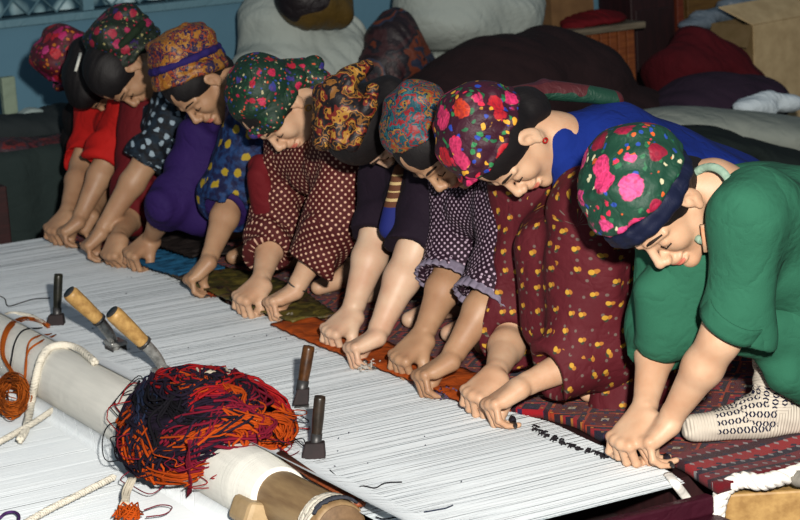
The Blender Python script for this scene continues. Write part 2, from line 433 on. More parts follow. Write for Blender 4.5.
def nails(g, tips, n, d, s_):
    pass

PEOPLE = {}
def person(key, label, P):
    Y = P['Y']; base = A(.40, Y, .10)
    root = empty('person', base, label, 'person', 'women knotting a carpet in a row')
    sc = P.get('s', 1.1)
    E = aty(*P['ear'], Y - .075 * sc); N = aty(*P['nose'], Y)
    if P.get('E3') is not None: E = A(P['E3'][0], Y - .075 * sc, P['E3'][1]); N = A(P['N3'][0], Y, P['N3'][1])
    h = Head(E, N, sc, math.radians(P.get('yaw', 0)), math.radians(P.get('roll', 0)))
    v = Vol()
    nb = A(*P.get('neck', (h.C[0] + .11, h.C[2] - .03))); nb = A(nb[0], Y, nb[1])
    add_head(v, h, nb)
    sh = {}; res = dict(root=root, h=h, base=base)
    chest = A(*P.get('chest', (.42, .60))); hip = A(*P.get('hip', (.72, .36)))
    c3 = lambda q, y: A(q[0], Y + y, q[1])
    v.cap(nb, c3(chest, 0), .06, .09, k=.04)
    for q in (-1, 1):
        v.cap(c3(chest, .06 * q), c3(hip, .07 * q), .10, .12, k=.04)
    res['arms'] = {}
    for side, q in (('N', -1), ('F', 1)):
        if P.get('wr' + side) is None: continue
        K = atz(*P['kn' + side], P.get('kz', .155)); 
        if P.get('ky' + side) is not None: K = aty(*P['kn' + side], Y + P['ky' + side])
        Wr = aty(*P['wr' + side], K[1] + P.get('wdy', .015) * q)
        cf = aty(*P['cf' + side], Y + q * P.get('cfy', .15))
        u = nrm(cf - Wr); L = P.get('fl', .235); El = Wr + u * L
        Sh = A(P.get('shx', .27), Y + q * .165, P.get('shz', .64))
        if P.get('sh' + side): Sh = aty(*P['sh' + side], Y + q * .165)
        ar = P.get('ar', 1.0)
        v.cap(c3(chest, .08 * q), Sh, .085, .06 * ar, k=.04)
        v.cap(Sh, El, .055 * ar, .046 * ar, k=.02)
        mid = Wr + u * L * .68
        v.cap(El, mid, .044 * ar, .0455 * ar, k=.015); v.cap(mid, Wr + u * .03, .0445 * ar, .0275 * ar, k=.015); v.cap(Wr + u * .03, Wr, .0265 * ar, .0255, k=.01)
        v.ell(Wr + u * .02 + A(-.004, -.016, .012), A(.009, .009, .009), k=.008)
        hs = add_hand(v, Wr, K, -q, sc=P.get('hs', 1.08), curl=P.get('curl', (48, 28)))
        res['arms'][side] = dict(W=Wr, K=K, cf=cf, El=El, Sh=Sh, u=u, hand=hs)
    kx, kz = P.get('knee', (.36, .36)); ax, az = P.get('ankle', (.46, .165)); tx = P.get('toe', .27)
    for q in (-1, 1):
        ky = P.get('kneey', .15) * q; ay = P.get('ankley', .11) * q
        FT = P.get('foot' + ('N' if q < 0 else 'F'))
        if FT: AN, TO = A(FT[0], FT[1], .19), A(FT[2], FT[3], .128)
        else: AN, TO = A(ax, Y + ay, az), A(tx, Y + ay, .128)
        fd_ = nrm(A(TO[0] - AN[0], TO[1] - AN[1], 0))
        KN = A(kx, Y + ky, kz); KK = P.get('knee' + ('N' if q < 0 else 'F')); KN = A(KK[0], Y + KK[1], KK[2]) if KK else KN
        v.cap(c3(hip, .08 * q), KN, .085, .06, k=.03)
        v.cap(KN, AN, .055, .036, k=.02)
        v.cap(A(AN[0], AN[1], .14) - fd_ * .035, A(AN[0], AN[1], .155) + fd_ * .05, .034, .034, k=.02)
        v.cap(A(AN[0], AN[1], .15) + fd_ * .03, TO - fd_ * .03, .036, .024, k=.02)
        res['foot%d' % q] = (AN, TO, KN)
    vox = P.get('vox', .0042)
    body = link('body', v.mesh(vox, base=base, name='body', mats=[P.get('skin', SK)]), root)
    head_bits(h, root, base, HAIR)
    # hair
    hv = Vol()
    for a in P.get('hair', [dict(c=(-.012, 0, .044), r=(.100, .082, .092))]): h.e(hv, a['c'], a['r'], k=a.get('k', .012), tilt=a.get('tilt', 0))
    
    if P.get('nape', 1): h.c(hv, (-.045, 0, .0), (-.062, 0, -.05), .058, .048, k=.02)
    h.e(hv, P.get('facec', (.105, 0, -.04)), P.get('facer', (.085, .078, .092)), k=.006, sub=True)
    for q in (1, -1): h.e(hv, (-.002, .092 * q, -.012), (.028, .03, .04), k=.006, sub=True)
    hd = folds(.0012, 160, (.1, 1, .1), 3)
    link('hair', hv.mesh(.0045, disp=hd, base=base, name='hair', mats=[HAIR]), root)
    # dress
    dv = Vol(); tk = P.get('thick', 1.0); hollow = []
    for q in (-1, 1):
        dv.cap(c3(chest + A(*P.get('dch', (0, 0))), .075 * q), c3(hip, .085 * q), .125 * tk, .155 * tk, k=.05)
    dv.cap(A(P.get('bx', chest[0] - .12), Y - .07, P.get('bz', chest[1] - .07)), A(P.get('bx', chest[0] - .12), Y + .07, P.get('bz', chest[1] - .07)), .10 * tk, k=.05)
    ncut = A(nb[0] - .03, Y, nb[2] + .0)
    for side, q in (('N', -1), ('F', 1)):
        if side not in res['arms']: continue
        a = res['arms'][side]; sr = P.get('sl' + side, (.085, .08, .066)); cf = a['cf']; u = a['u']
        dv.cap(c3(chest, .06 * q), a['Sh'], .11, sr[0], k=.04)
        El = a['El'] + A(*P.get('el' + side, (0, 0, 0))); sr = (sr[0], min(sr[1], sr[0] * .90) * .92, sr[2] * 1.02)
        dv.cap(a['Sh'], El, sr[0], sr[1], k=.06)
        dv.cap(El, cf - u * .02, sr[1], sr[2], k=.06, cut=(cf, -u))
        dv.p[-1]['cut'] = (cf, -u)
        dv.p[-2]['cut'] = (cf, -u)
        hollow.append((cf - u * .06, cf - u * .03, sr[2] - .009, sr[2] - .009))
    for e in P.get('dress', []):
        a, b, ra, rb = e[:4]; k = e[4] if len(e) > 4 else .04
        dv.cap(aty(a[0], a[1], Y + a[2]), aty(b[0], b[1], Y + b[2]), ra, rb, k=k)
    dv.ell(nb + A(-.05, 0, .0), (.07, .075, .05), k=.02, sub=True) if P.get('ncut', False) else None
    for q in hollow: dv.cap(*q, k=.003, sub=True)
    dr = link('dress', dv.mesh(P.get('dvox', .0062), disp=folds(P.get('fa', .007), P.get('ff', 60), P.get('fd', (.9, .5, .15)), key), uvs=True, base=base, name='dress', mats=[P['dm']]), root)
    # skirt over the drawn up knees
    sv = Vol(); kr = P.get('kr', .095)
    for q in (-1, 1):
        f = res['foot%d' % q]
        sv.cap(c3(hip, .09 * q), f[2], .14, kr, k=.05)
        sv.cap(f[2], A(f[0][0] - .02, f[0][1], P.get('hem', .20)), kr, P.get('hr', .085), k=.04, cut=(A(0, 0, P.get('hem', .20)), A(0, 0, -1)))
    if not P.get('kneeN'): sv.cap(A(kx, Y - .12, kz - .02), A(kx, Y + .12, kz - .02), kr * .9, k=.05)
    for e in P.get('skirt', []):
        a, b, ra, rb = e[:4]
        sv.cap(aty(a[0], a[1], Y + a[2]), aty(b[0], b[1], Y + b[2]), ra, rb, k=.04)
    sk = link('skirt', sv.mesh(.008, disp=folds(.008, 38, (.7, 1, 0), key + 20), uvs=True, base=base, name='skirt', mats=[P['km']]), root)
    res['body'] = body; PEOPLE[key] = res
    return res

def scarf(res, name, mat, prims, vox=.005, fa=.003, ff=70, fd=(.2, .4, 1), cutz=None, seed=1, sub=None, parent=None):
    """prims in head units: ('e', c, r, p, tilt) or ('c', a, b, ra, rb)"""
    v = Vol(); h = res['h']
    for e in prims:
        if e[0] == 'e': h.e(v, e[1], e[2], p=e[3] if len(e) > 3 else 2.0, tilt=e[4] if len(e) > 4 else 0, k=.008)
        else: h.c(v, e[1], e[2], e[3], e[4] if len(e) > 4 else None, k=.006)
    if cutz is not None:   # keep what lies above the brim plane through these head points
        p, n = cutz; v.half(h(*p), h.R @ nrm(n), .004)
    for e in (sub or []): h.e(v, e[0], e[1], k=.005, sub=True)
    me = v.mesh(vox, disp=folds(fa, ff, fd, seed), uvs=False, base=res['base'], name=name, mats=[mat])
    return link(name, me, parent or res['root'])
def hat(res, mat, t, H, r, p=3.0, c0=(-.02, 0, .03), name='headscarf', rings=((.0, 1.0, .016), (.045, .97, .013)), extra=(), **kw):
    n = A(-math.sin(t), 0, math.cos(t)); c = A(*c0) + n * H * .45
    pr = [('e', tuple(c), (r[0], r[1], H * .62), p, -t)]
    for z, q, rad in rings:
        cc = A(*c0) + n * z; pr += ring(tuple(cc), (r[0] * q, r[1] * q), t, rad)
    return scarf(res, name, mat, pr + list(extra), cutz=(tuple(A(*c0) - n * .012), tuple(-n)), **kw)
def ring(c, r, tilt, rad, n=18, a0=0, a1=360, wob=0):
    """ring of capsules round the head: centre c, radii r=(x,y), tilt about y"""
    out = []; pts = []
    for i in range(n + 1):
        a = math.radians(a0 + (a1 - a0) * i / n); x = r[0] * math.cos(a); y = r[1] * math.sin(a); z = wob * math.sin(3 * a)
        pts.append((c[0] + x * math.cos(tilt) , c[1] + y, c[2] + z + x * math.sin(tilt)))
    for i in range(n): out.append(('c', pts[i], pts[i + 1], rad))
    return out
BR = ((-.09, 0, -.015), (.40, 0, -.92))     # brim plane: keep above

def garment(res, name, mat, prims, seed=0, vox=.0062, fa=.006, ff=60, fd=(.9, .5, .15), subs=()):
    """extra garment from world-space capsules (a, b, ra, rb[, cut])"""
    v = Vol()
    for e in prims: v.cap(e[0], e[1], e[2], e[3], k=.03, cut=e[4] if len(e) > 4 else None)
    for e in subs: v.cap(*e, k=.004, sub=True)
    return link(name, v.mesh(vox, disp=folds(fa, ff, fd, seed), uvs=True, base=res['base'], name=name, mats=[mat]), res['root'])
def frill(res, side, mat, name='cuff_frill', amp=.006, wd=.02, r=.07, waves=22, off=0):
    a = res['arms'][side]; u = a['u']; c = a['cf'] + u * off; e1 = nrm(np.cross(u, A(0, 1, 0))); e2 = np.cross(u, e1); V = []; F = []; n = 132
    for i in range(n):
        t = 2 * math.pi * i / n
        for j in range(5):
            rr = r + amp * (j / 4) * math.sin(waves * t + .6 * math.sin(3 * t)) + .004 * j / 4
            V.append(c + u * (.006 - wd * j / 4) + (e1 * math.cos(t) + e2 * math.sin(t)) * rr)
    for i in range(n):
        for j in range(4): k = i * 5 + j; k2 = ((i + 1) % n) * 5 + j; F.append([k, k2, k2 + 1, k + 1])
    o = link(name, mesh_np(name, np.array(V) - res['base'], F, [mat]), res['root']); s_ = o.modifiers.new('t', 'SOLIDIFY'); s_.thickness = .003; return o
def torus(c, ax, R, r, n=28):
    ax = nrm(ax); e1 = nrm(np.cross(ax, A(.3, 1, .2))); e2 = np.cross(ax, e1)
    return [c + (e1 * math.cos(t) + e2 * math.sin(t)) * R for t in np.linspace(0, 2 * math.pi, n)], r

def held(res, side, col=None, tuft=None):
    a = res['arms'][side]; tips, th, n, d, s_ = a['hand']; m = (tips[2] + tips[3]) / 2 + A(-.012, -.010, 0); e = th + A(.015, -.030, 0); m[2] = e[2] = .112; th = e; base = (m + th) / 2; ax = nrm(th - m)
    k = empty('weaving_knife', base, res['knife'], 'knife'); g = Geo(); g.tube([m - ax * .022, m, th + ax * .006], [.003, .0065, .006], 8, flat=.6); g.build('blade', DSTEEL, k, base)
    g = Geo(); g.tube([th - ax * .008, th + ax * .012, th + ax * .03], [.007, .009, .006], 8); g.build('grip', cloth('knife_grip', '18141a', '24202a', .5), k, base)
    if tuft:
        g = Geo(); rs = random.Random(int(base[1] * 100))
        for i in range(30):
            p = base + A(rs.uniform(-.025, .03), rs.uniform(-.03, .02), rs.uniform(-.006, .004)); g.tube([p, p + A(rs.uniform(-.012, .012), rs.uniform(-.012, .012), .007), p + A(rs.uniform(-.018, .018), rs.uniform(-.015, .015), -.003)], .003, 4)
        tag(g.build('yarn_tuft', tuft, None, base), res['tuft'], 'yarn')

# ------------------------------------------------------------------ cloth of the people
m_green = cloth('green_wool', '1e4c3a', '265844', .9)
m_maroon = sprig('maroon_sprig', '420d16', '4c121a', 'a47c28', '584a44', .05)
m_purple_dot = polka('dark_purple_dots', '1e0c1a', '9c8898', .0125, .2)
m_black = cloth('black_cotton', '120a16', '1a101c', .85)
m_brown_dot = polka('maroon_dots', '320c10', 'b8947e', .0158, .17, '481412')
m_navy_leaf = leafy('navy_yellow_leaf', '0c1030', '163058', '8c761c', 15, .17)
m_purple = cloth('purple_cotton', '1e1040', '261448', .8)
m_bw = leafy('black_white_leaf', '0c0e14', '14202c', '7c8c98', 26, .2)
m_red = cloth('red_cotton', 'a41410', '8c1412', .8)
m_dred = cloth('dark_red_cotton', '5c1016', '4a0e14', .8)
m_dark = cloth('dark_cotton', '100c0d', '181010', .9)
m_blueknit = cloth('blue_knit', '0a1c5c', '0c246c', .9)
m_frill = polka('grey_frill', '3a3440', '686070', .008, .2)

fl_rose = floral('green_scarf_roses', '0e2e22', '143c2c', ['c83468', '8c1434', 'cc4078', '7a1228'], ['203c88', 'b84c20', 'b0aa8c', 'b02440', '22583a'], 17, 1, .44, .25)
fl_red = floral('red_scarf_roses', '28081a', '340c1c', ['c42a60', 'a01620', 'b42c58', 'a83010'], ['145030', 'c08a28', '1a3488', 'b01c38', '22683c'], 18, 2, .42, .34)
fl_pai = paisley('red_teal_paisley', ['741818', '103c44', '123844', '7c3014', '6c5824', '0c1c30', '144850', '6c1420'], 15, 3, freq=4, spots='17505c')
fl_gold = paisley('gold_paisley', ['0e080c', '0e080c', '6a4418', '100a0c', '8c6424', '5c1810'], 11, 5, (1, 1, 1), .11, 5)
fl_green2 = floral('dark_green_scarf', '0a2218', '0e2c1c', ['a81c40', '981428', '182f74'], ['a8401c', '203c80', '989070', '981c34', '1c4a28'], 26, 6, .33, .24)
fl_orange = paisley('orange_scarf', ['8a5818', '744014', '90642a', '1e1438', '803414', '1c1434', '7c5420'], 15, 7, freq=3.5, spots='6a3c14')
fl_green3 = floral('olive_scarf', '10180f', '141f14', ['8c1c30', '941f4a', '141f54'], ['8c1c30', '1c3064', '80784c', '14301c'], 24, 8, .36, .24)
fl_pink = floral('pink_scarf', '3c0a18', '54101c', ['a01c58', 'a41c24', 'b03470'], ['a05c18', '14301c', 'a01c58', '1c1238'], 20, 9, .46, .28)

WOMEN = {}
# 9: nearest, green
r = person(9, 'woman in a green wool dress, nearest the camera, bent over the warps', dict(
    Y=.04, ear=(692, 206), nose=(657, 263), s=1.16, yaw=14, skin=SK, vox=.0038,
    neck=(.25, .70), chest=(.44, .60), hip=(.74, .38), knee=(.42, .34), kneey=.13, kneeN=(.66, -.12, .38), kneeF=(.47, .08, .42),
    footF=(.42, .05, .235, .125), footN=(.66, -.12, .50, -.14),
    wrN=(667, 424), knN=(641, 444), wrF=(643, 416), knF=(618, 444), cfN=(731, 322), cfF=(655, 356), shN=(752, 212), cfy=.15, fl=.25,
    slN=(.082, .080, .060), slF=(.085, .07, .06), elN=(.05, 0, .0), bx=.36, dm=m_green, km=m_green, thick=1.0, fa=.006, ff=34,
    dress=[((768, 205, 0), (800, 225, 0), .085, .12), ((790, 225, -.05), (830, 310, -.05), .12, .16), ((690, 255, .05), (680, 320, .08), .085, .07), ((655, 290, .08), (660, 340, .1), .05, .05)],
    hem=.32, kr=.09, skirt=[((720, 335, -.08), (830, 330, -.08), .035, .09), ((790, 375, -.10), (850, 385, -.1), .05, .08)],
    hair=[dict(c=(-.012, 0, .044), r=(.098, .084, .092))]))
scarf(r, 'headscarf', fl_rose, [('e', (-.022, 0, .078), (.110, .100, .090), 2.4)] + ring((-.015, 0, .066), (.104, .092), .42, .014) + ring((-.035, 0, .115), (.080, .075), .55, .012) + ring((-.01, 0, .09), (.095, .09), .2, .012),
      cutz=((-.10, 0, .02), (.40, 0, -.92)), fa=.0035, ff=70)
scarf(r, 'headband', cloth('navy_cloth', '0a0e20', '121830', .6), ring((-.002, 0, .036), (.098, .083), .36, .017) + ring((-.004, 0, .052), (.10, .085), .36, .012), fa=.002)
W9 = r; WOMEN[9] = r; h = r['h']
frill(r, 'N', m_green, 'rolled_cuff', amp=.0, wd=.042, r=.0645, off=.026)
nb = aty(708, 204, -.03); ax = nrm(h(0, 0, 0) - h(.02, 0, -.1))
g = Geo(); p, q = torus(nb, nrm(A(-.95, -.1, .2)), .080, .0095, 40); g.tube(p, q, 8); g.build('lace_collar', cloth('pale_lace', '8ca090', '6c8878', .9, 80), r['root'], r['base'])
g = Geo(); c = aty(706, 238, r['base'][1] - .09); g.obox(c, nrm(A(.9, -.4, 0)), nrm(A(.3, .8, .2)), nrm(A(-.1, 0, 1)), (.009, .004, .03)); g.build('orange_tab', cloth('orange_tape', 'b05a1c', 'a0a08c', .8, 40), r['root'], r['base'])
# knitted sock with navy pattern
sm_ = M('sock_knit', .95, .1); uv = sm_.n('ShaderNodeTexCoord').outputs['UV']; sp_ = sm_.n('ShaderNodeSeparateXYZ', {0: uv}); U_, V_ = sp_.outputs[0], sp_.outputs[1]
def tri_(m, x, f, ph=0): return m.math('ABSOLUTE', m.math('SUBTRACT', m.math('FRACT', m.math('MULTIPLY_ADD', x, f, ph)), .5))
rows = sm_.math('GREATER_THAN', tri_(sm_, U_, 48), .19); z1 = sm_.math('LESS_THAN', sm_.math('ABSOLUTE', sm_.math('SUBTRACT', tri_(sm_, V_, 62), sm_.math('MULTIPLY', tri_(sm_, U_, 48), .7))), .13)
pat = sm_.math('MULTIPLY', rows, z1); mk = sm_.n('ShaderNodeVertexColor', layer_name='mask').outputs[0]
sm_.col(sm_.mix(sm_.math('MULTIPLY', pat, mk), sm_.mix(sm_.noise(sm_.obj(), 60, 3), 'b8b0a4', 'a49c90'), '181c30')); sm_.bump(sm_.math('SINE', sm_.math('MULTIPLY', V_, 900)), .5, .002)
def sock(res, q, mat, band, name='sock'):
    an, to, kn = res['foot%d' % q]; fd_ = nrm(A(to[0] - an[0], to[1] - an[1], 0)); v = Vol()
    top = an + nrm(kn - an) * .10 + A(.0, 0, .02)
    v.cap(A(an[0], an[1], .142) + fd_ * .045, to + A(0, 0, .010) - fd_ * .01, .048, .035, k=.02)
    v.cap(A(an[0], an[1], .146) - fd_ * .055, A(an[0], an[1], .158) + fd_ * .05, .044, .050, k=.02)
    v.cap(A(an[0], an[1], .155) + fd_ * .01, an + A(0, 0, .03), .045, .046, k=.02)
    v.cap(an + A(0, 0, .02), top, .046, .058, k=.02, cut=(top, nrm(kn - an)))
    v.half((0, 0, .106), (0, 0, -1), .01)
    me = v.mesh(.0042, disp=folds(.0025, 120, (.3, .3, 1), 2), uvs=True, base=res['base'], name=name, mats=[mat])
    co = np.empty(len(me.vertices) * 3, np.float32); me.vertices.foreach_get('co', co); co = co.reshape(-1, 3) + res['base']
    t = (co - an) @ fd_; z = co[:, 2]; m = ((t > .015) & (t < .15) & (z > .128)) | ((z > .185) & (z < .225)); m = (m & (z < .23)).astype(np.float32) * band
    ca = me.color_attributes.new('mask', 'FLOAT_COLOR', 'POINT'); c4 = np.repeat(m[:, None], 4, 1); ca.data.foreach_set('color', c4.ravel())
    return link(name, me, res['root'])
sock(r, 1, sm_.m, 1.0)
garment(r, 'trousers', m_maroon, [(A(.47, .09, .40), A(.45, .055, .315), .085, .068), (A(.47, .09, .40), A(.70, .0, .38), .085, .12)], 5)

r = person(8, 'woman in a maroon flowered dress with a bright blue jumper showing at neck and back', dict(
    Y=.68, ear=(531, 141), nose=(517, 195), s=1.12, yaw=10, skin=SK,
    neck=(.27, .74), chest=(.43, .60), hip=(.74, .40), knee=(.36, .34), ankle=(.40, .17), toe=.22,
    wrN=(518, 388), knN=(488, 406), wrF=(494, 377), knF=(470, 396), cfN=(548, 374), cfF=(510, 338), shN=(597, 212), cfy=.15, fl=.25,
    slN=(.10, .105, .078), slF=(.085, .075, .062), dm=m_maroon, km=m_maroon, fa=.009, ff=40,
    dress=[((556, 245, -.02), (560, 320, -.04), .10, .09), ((590, 260, -.17), (575, 340, -.17), .095, .065)], hem=.11, kr=.10, hr=.09,
    hair=[dict(c=(-.012, 0, .044), r=(.100, .082, .092)), dict(c=(-.07, 0, -.03), r=(.05, .062, .06))],
    skirt=[((650, 300, -.18), (625, 405, -.16), .09, .085), ((650, 380, -.10), (690, 400, -.10), .08, .07)]))
scarf(r, 'headscarf', fl_red, [('e', (-.02, 0, .078), (.108, .096, .090), 2.4), ('c', (.06, .03, .12), (-.08, .05, .13), .026, .03), ('c', (.085, .0, .065), (-.05, .075, .035), .022, .02), ('c', (.04, .06, .12), (-.09, .06, .08), .022, .022)] + ring((-.012, 0, .058), (.102, .09), .45, .016),
      cutz=((-.10, 0, .012), (.44, 0, -.9)), fa=.0035, ff=70)
garment(r, 'jumper', m_blueknit, [(A(.268, .68, .735), A(.42, .68, .68), .075, .13), (A(.42, .68, .675), A(.76, .68, .49), .135, .165), (A(.42, .60, .66), A(.76, .56, .49), .11, .13), (A(.27, .62, .66), A(.235, .62, .54), .05, .03)], 7, fa=.004, ff=30)
scarf(r, 'scarf_tail', paisley('tail_cloth', ['30101a', '30101a', '0e3024', '3c1418'], 5, 4, freq=2), [('c', (-.09, .0, .03), (-.115, .0, -.09), .02, .022), ('c', (-.115, .0, -.09), (-.10, .02, -.27), .022, .018)], fa=.003, ff=70)
g = Geo(); g.tube([h_ for h_ in torus(r['h'](.004, .083, -.038), (0, 1, .2), .006, .002)[0]], .0022, 6); g.build('earring', cloth('red_bead', '8c1410', '8c1410', .3), r['root'], r['base'])
WOMEN[8] = r
r = person(7, 'woman in a dark purple dotted dress with grey frilled cuffs', dict(
    Y=1.04, ear=(458, 144), nose=(438, 186), s=1.08, yaw=12, skin=SK3,
    wrN=(449, 361), knN=(418, 377), wrF=(421, 339), knF=(397, 360), cfN=(489, 298), cfF=(449, 277), cfy=.13, fl=.24, ar=1.05,
    slN=(.09, .092, .078), slF=(.08, .08, .075), dm=m_purple_dot, km=cloth('rose_skirt', '2a121f', '4c1a30'), fa=.009, ff=60, shx=.30, shz=.64))
frill(r, 'N', m_frill, r=.084, amp=.004, wd=.032); frill(r, 'F', m_frill, r=.081, amp=.004, wd=.03)
scarf(r, 'headscarf', fl_pai, [('e', (-.03, 0, .070), (.100, .086, .080), 2.3), ('c', (.06, .02, .09), (-.09, .03, .12), .02, .026)] + ring((-.012, 0, .050), (.098, .086), .42, .014),
      cutz=((-.10, 0, .02), (.46, 0, -.9)), fa=.0035, ff=70)
WOMEN[7] = r
r = person(6, 'woman in a black dress with bare pale forearms and a black and gold headscarf', dict(
    Y=1.44, ear=(386, 122), nose=(400, 164), s=1.1, yaw=-4, skin=SK2, E3=(.168, .71), N3=(.205, .598),
    wrN=(376, 337), knN=(349, 349), wrF=(351, 315), knF=(328, 333), cfN=(416, 247), cfF=(378, 232), cfy=.13, fl=.26, ar=1.1,
    slN=(.082, .078, .066), slF=(.075, .07, .058), dm=m_black, km=cloth('dark_skirt', '100a14', '200f18'), shx=.30,
    facec=(.105, 0, -.035), facer=(.085, .085, .09),
    hair=[dict(c=(-.01, 0, .048), r=(.102, .088, .092))]))
scarf(r, 'headscarf', fl_gold, [('e', (-.065, 0, .085), (.065, .082, .060), 2.2), ('c', (-.0, .0, .145), (-.125, .01, .10), .026, .03), ('c', (.0, .05, .13), (-.13, .03, .07), .024, .026), ('c', (.01, -.04, .13), (-.11, -.04, .11), .024, .02), ('c', (-.13, .02, .07), (-.15, .01, .0), .03, .018), ('c', (.015, .07, .105), (-.08, .085, .05), .018, .022), ('c', (-.02, .085, .08), (-.10, .06, .02), .014, .018)], fa=.003, ff=60)
WOMEN[6] = r
stp = M('striped_shirt', .8, .2); vz = stp.n('ShaderNodeSeparateXYZ', {0: stp.obj()}).outputs[2]
stp.col(stp.ramp(vz, [(0, '141c58'), (.395, '4c2c1c'), (.412, 'a08a60'), (.418, '4c2c1c'), (.434, 'a08a60'), (.44, '4c2c1c'), (.456, 'a08a60'), (.462, '4c2c1c'), (.478, 'a08a60'), (.484, '4c2c1c')], 'CONSTANT'))
garment(r, 'shirt', stp.m, [(aty(400, 170, 1.38), aty(391, 228, 1.38), .018, .034)], 3, fa=.001)
r = person(5, 'woman in a maroon white-dotted dress with a dark green flowered headscarf tied behind', dict(
    Y=2.01, ear=(294, 108), nose=(278, 147), nape=0, s=1.1, yaw=12, skin=SK, vox=.0045,
    wrN=(294, 291), knN=(268, 303), wrF=(260, 284), knF=(239, 300), cfN=(312, 260), cfF=(268, 255), cfy=.13, fl=.25,
    slN=(.10, .10, .078), slF=(.09, .085, .068), dm=m_brown_dot, km=leafy('dark_blue_rings', '0c0a18', '120f24', '54485e', 50, .3), hem=.22, kr=.10, shx=.30, knee=(.42, .36), fa=.009))
scarf(r, 'headscarf', fl_green2, [('e', (-.03, 0, .068), (.098, .092, .085), 2.3), ('c', (-.06, .01, .06), (-.11, .02, -.045), .05, .032), ('c', (.05, .05, .04), (-.07, .06, -.01), .04, .03), ('c', (-.11, .02, -.045), (-.15, .03, -.09), .03, .022), ('c', (-.11, .02, -.045), (-.10, .05, -.11), .024, .03), ('c', (.085, 0, .06), (.06, .06, .04), .02)],
      fa=.0035, ff=70, cutz=((-.10, 0, -.03), (.30, 0, -.95)), vox=.0052)
scarf(r, 'scarf_knot', fl_green2, [('c', (-.06, .01, .03), (-.095, .03, -.04), .050, .038), ('c', (-.095, .03, -.04), (-.125, .04, -.065), .032, .028), ('c', (-.095, .03, -.035), (-.085, .055, -.085), .026, .032)], fa=.003, ff=60)
g = Geo(); g.tube(torus(r['h'](.004, .083, -.045), (0, 1, .2), .009, .002)[0], .0024, 6); g.build('earring', GOLD, r['root'], r['base'])
a = r['arms']['N']; g = Geo(); g.tube(torus(a['W'] + a['u'] * .02, a['u'], .032, .002)[0], .0026, 6); g.build('bracelet', DSTEEL, r['root'], r['base'])
garment(r, 'red_apron', m_dred, [(aty(262, 172, 2.2), aty(268, 210, 2.2), .05, .05)], 3)
WOMEN[5] = r
r = person(4, 'woman in a navy blouse with yellow leaves and an orange gold headscarf', dict(
    Y=2.63, ear=(213, 83), nose=(195, 122), s=1.08, yaw=12, skin=SK3, vox=.0048,
    wrN=(208, 262), knN=(188, 281), wrF=(150, 240), knF=(128, 256), cfN=(228, 208), cfF=(162, 216), cfy=.15, fl=.26,
    slN=(.085, .085, .06), slF=(.075, .066, .052), thick=.85, dm=m_purple, km=cloth('navy_skirt', '100a28', '2a0c1a'), shx=.32,
    dress=[((200, 135, .08), (198, 215, .08), .07, .07)]))
a = r['arms']['N']; garment(r, 'leaf_print_sleeve', m_navy_leaf, [(a['Sh'] + A(.05, .05, .03), a['Sh'], .11, .108), (a['Sh'], a['El'], .108, .104), (a['El'], a['cf'] - a['u'] * .02, .104, .082, (a['cf'] - a['u'] * .004, -a['u']))], 4, subs=[(a['cf'] - a['u'] * .03, a['cf'] + a['u'] * .03, .074, .074)])
hat(r, fl_orange, .90, .135, (.104, .094), 2.8, c0=(-.015, 0, .035), rings=((.0, 1.0, .016), (.02, 1.0, .013)), extra=[('c', (-.12, .01, .09), (-.15, .02, .05), .03, .022), ('c', (-.05, .03, .145), (-.13, .03, .10), .02, .02)], fa=.0035, ff=70, vox=.0052)
scarf(r, 'scarf_band', cloth('purple_stripe', '1c1440', '261c58'), ring((-.052, 0, .066), (.107, .098), .86, .0115), fa=.001)
scarf(r, 'under_scarf', m_blueknit, [('e', (-.10, -.02, -.01), (.04, .05, .06))], fa=.003)
WOMEN[4] = r
r = person(3, 'woman with an olive flowered flat-topped headscarf and a black and white leaf sleeve', dict(
    Y=3.22, ear=(134, 70), nose=(134, 105), s=1.06, yaw=12, skin=SK3, vox=.005,
    wrN=(100, 233), knN=(85, 247), wrF=(117, 240), knF=(111, 252), cfN=(147, 160), cfF=(140, 200), cfy=.13, fl=.30,
    slN=(.075, .072, .062), slF=(.07, .065, .055), dm=m_bw, km=m_purple, shx=.30, thick=.9))
hat(r, fl_green3, .95, .14, (.10, .104), 3.6, c0=(-.058, 0, -.038), rings=((.0, .98, .017), (.03, 1.0, .012)), fa=.003, ff=70, vox=.0055)
scarf(r, 'scarf_band', cloth('olive_plain', '141f14', '1a281a'), ring((-.103, 0, -.006), (.102, .107), .95, .013), fa=.001)
a = r['arms']['F']; garment(r, 'dark_red_sleeve', m_dred, [(a['Sh'] + A(0, -.04, 0), a['El'] + A(-.01, -.03, 0), .095, .09), (a['El'] + A(-.01, -.03, 0), a['cf'] - a['u'] * .01, .09, .07, (a['cf'], -a['u']))], 4)
WOMEN[3] = r
r = person(2, 'bareheaded dark-haired woman with a white hair clip and bright red sleeves', dict(
    Y=3.62, ear=(108, 92), nose=(119, 121), s=1.06, yaw=5, skin=SK3, vox=.005, E3=(.235, .655), N3=(.245, .535),
    wrN=(78, 222), knN=(61, 233), wrF=(66, 216), knF=(49, 231), cfN=(106, 162), cfF=(84, 160), cfy=.13, fl=.27,
    slN=(.09, .085, .075), slF=(.08, .08, .07), dm=m_red, km=m_dred, shx=.30, shz=.56, chest=(.42, .54),
    hair=[dict(c=(-.012, 0, .042), r=(.104, .090, .094)), dict(c=(.04, .0, .07), r=(.06, .075, .05)), dict(c=(-.09, 0, .05), r=(.06, .06, .06))]))
g = Geo(); h = r['h']; g.tube([h(-.09, .075, .10), h(-.06, .09, .115), (h(-.03, .09, .125))], .006, 6, flat=.5); g.build('hair_clip', cloth('white_plastic', 'c8c8c0', 'b8b8b0', .3), r['root'], r['base'])
WOMEN[2] = r
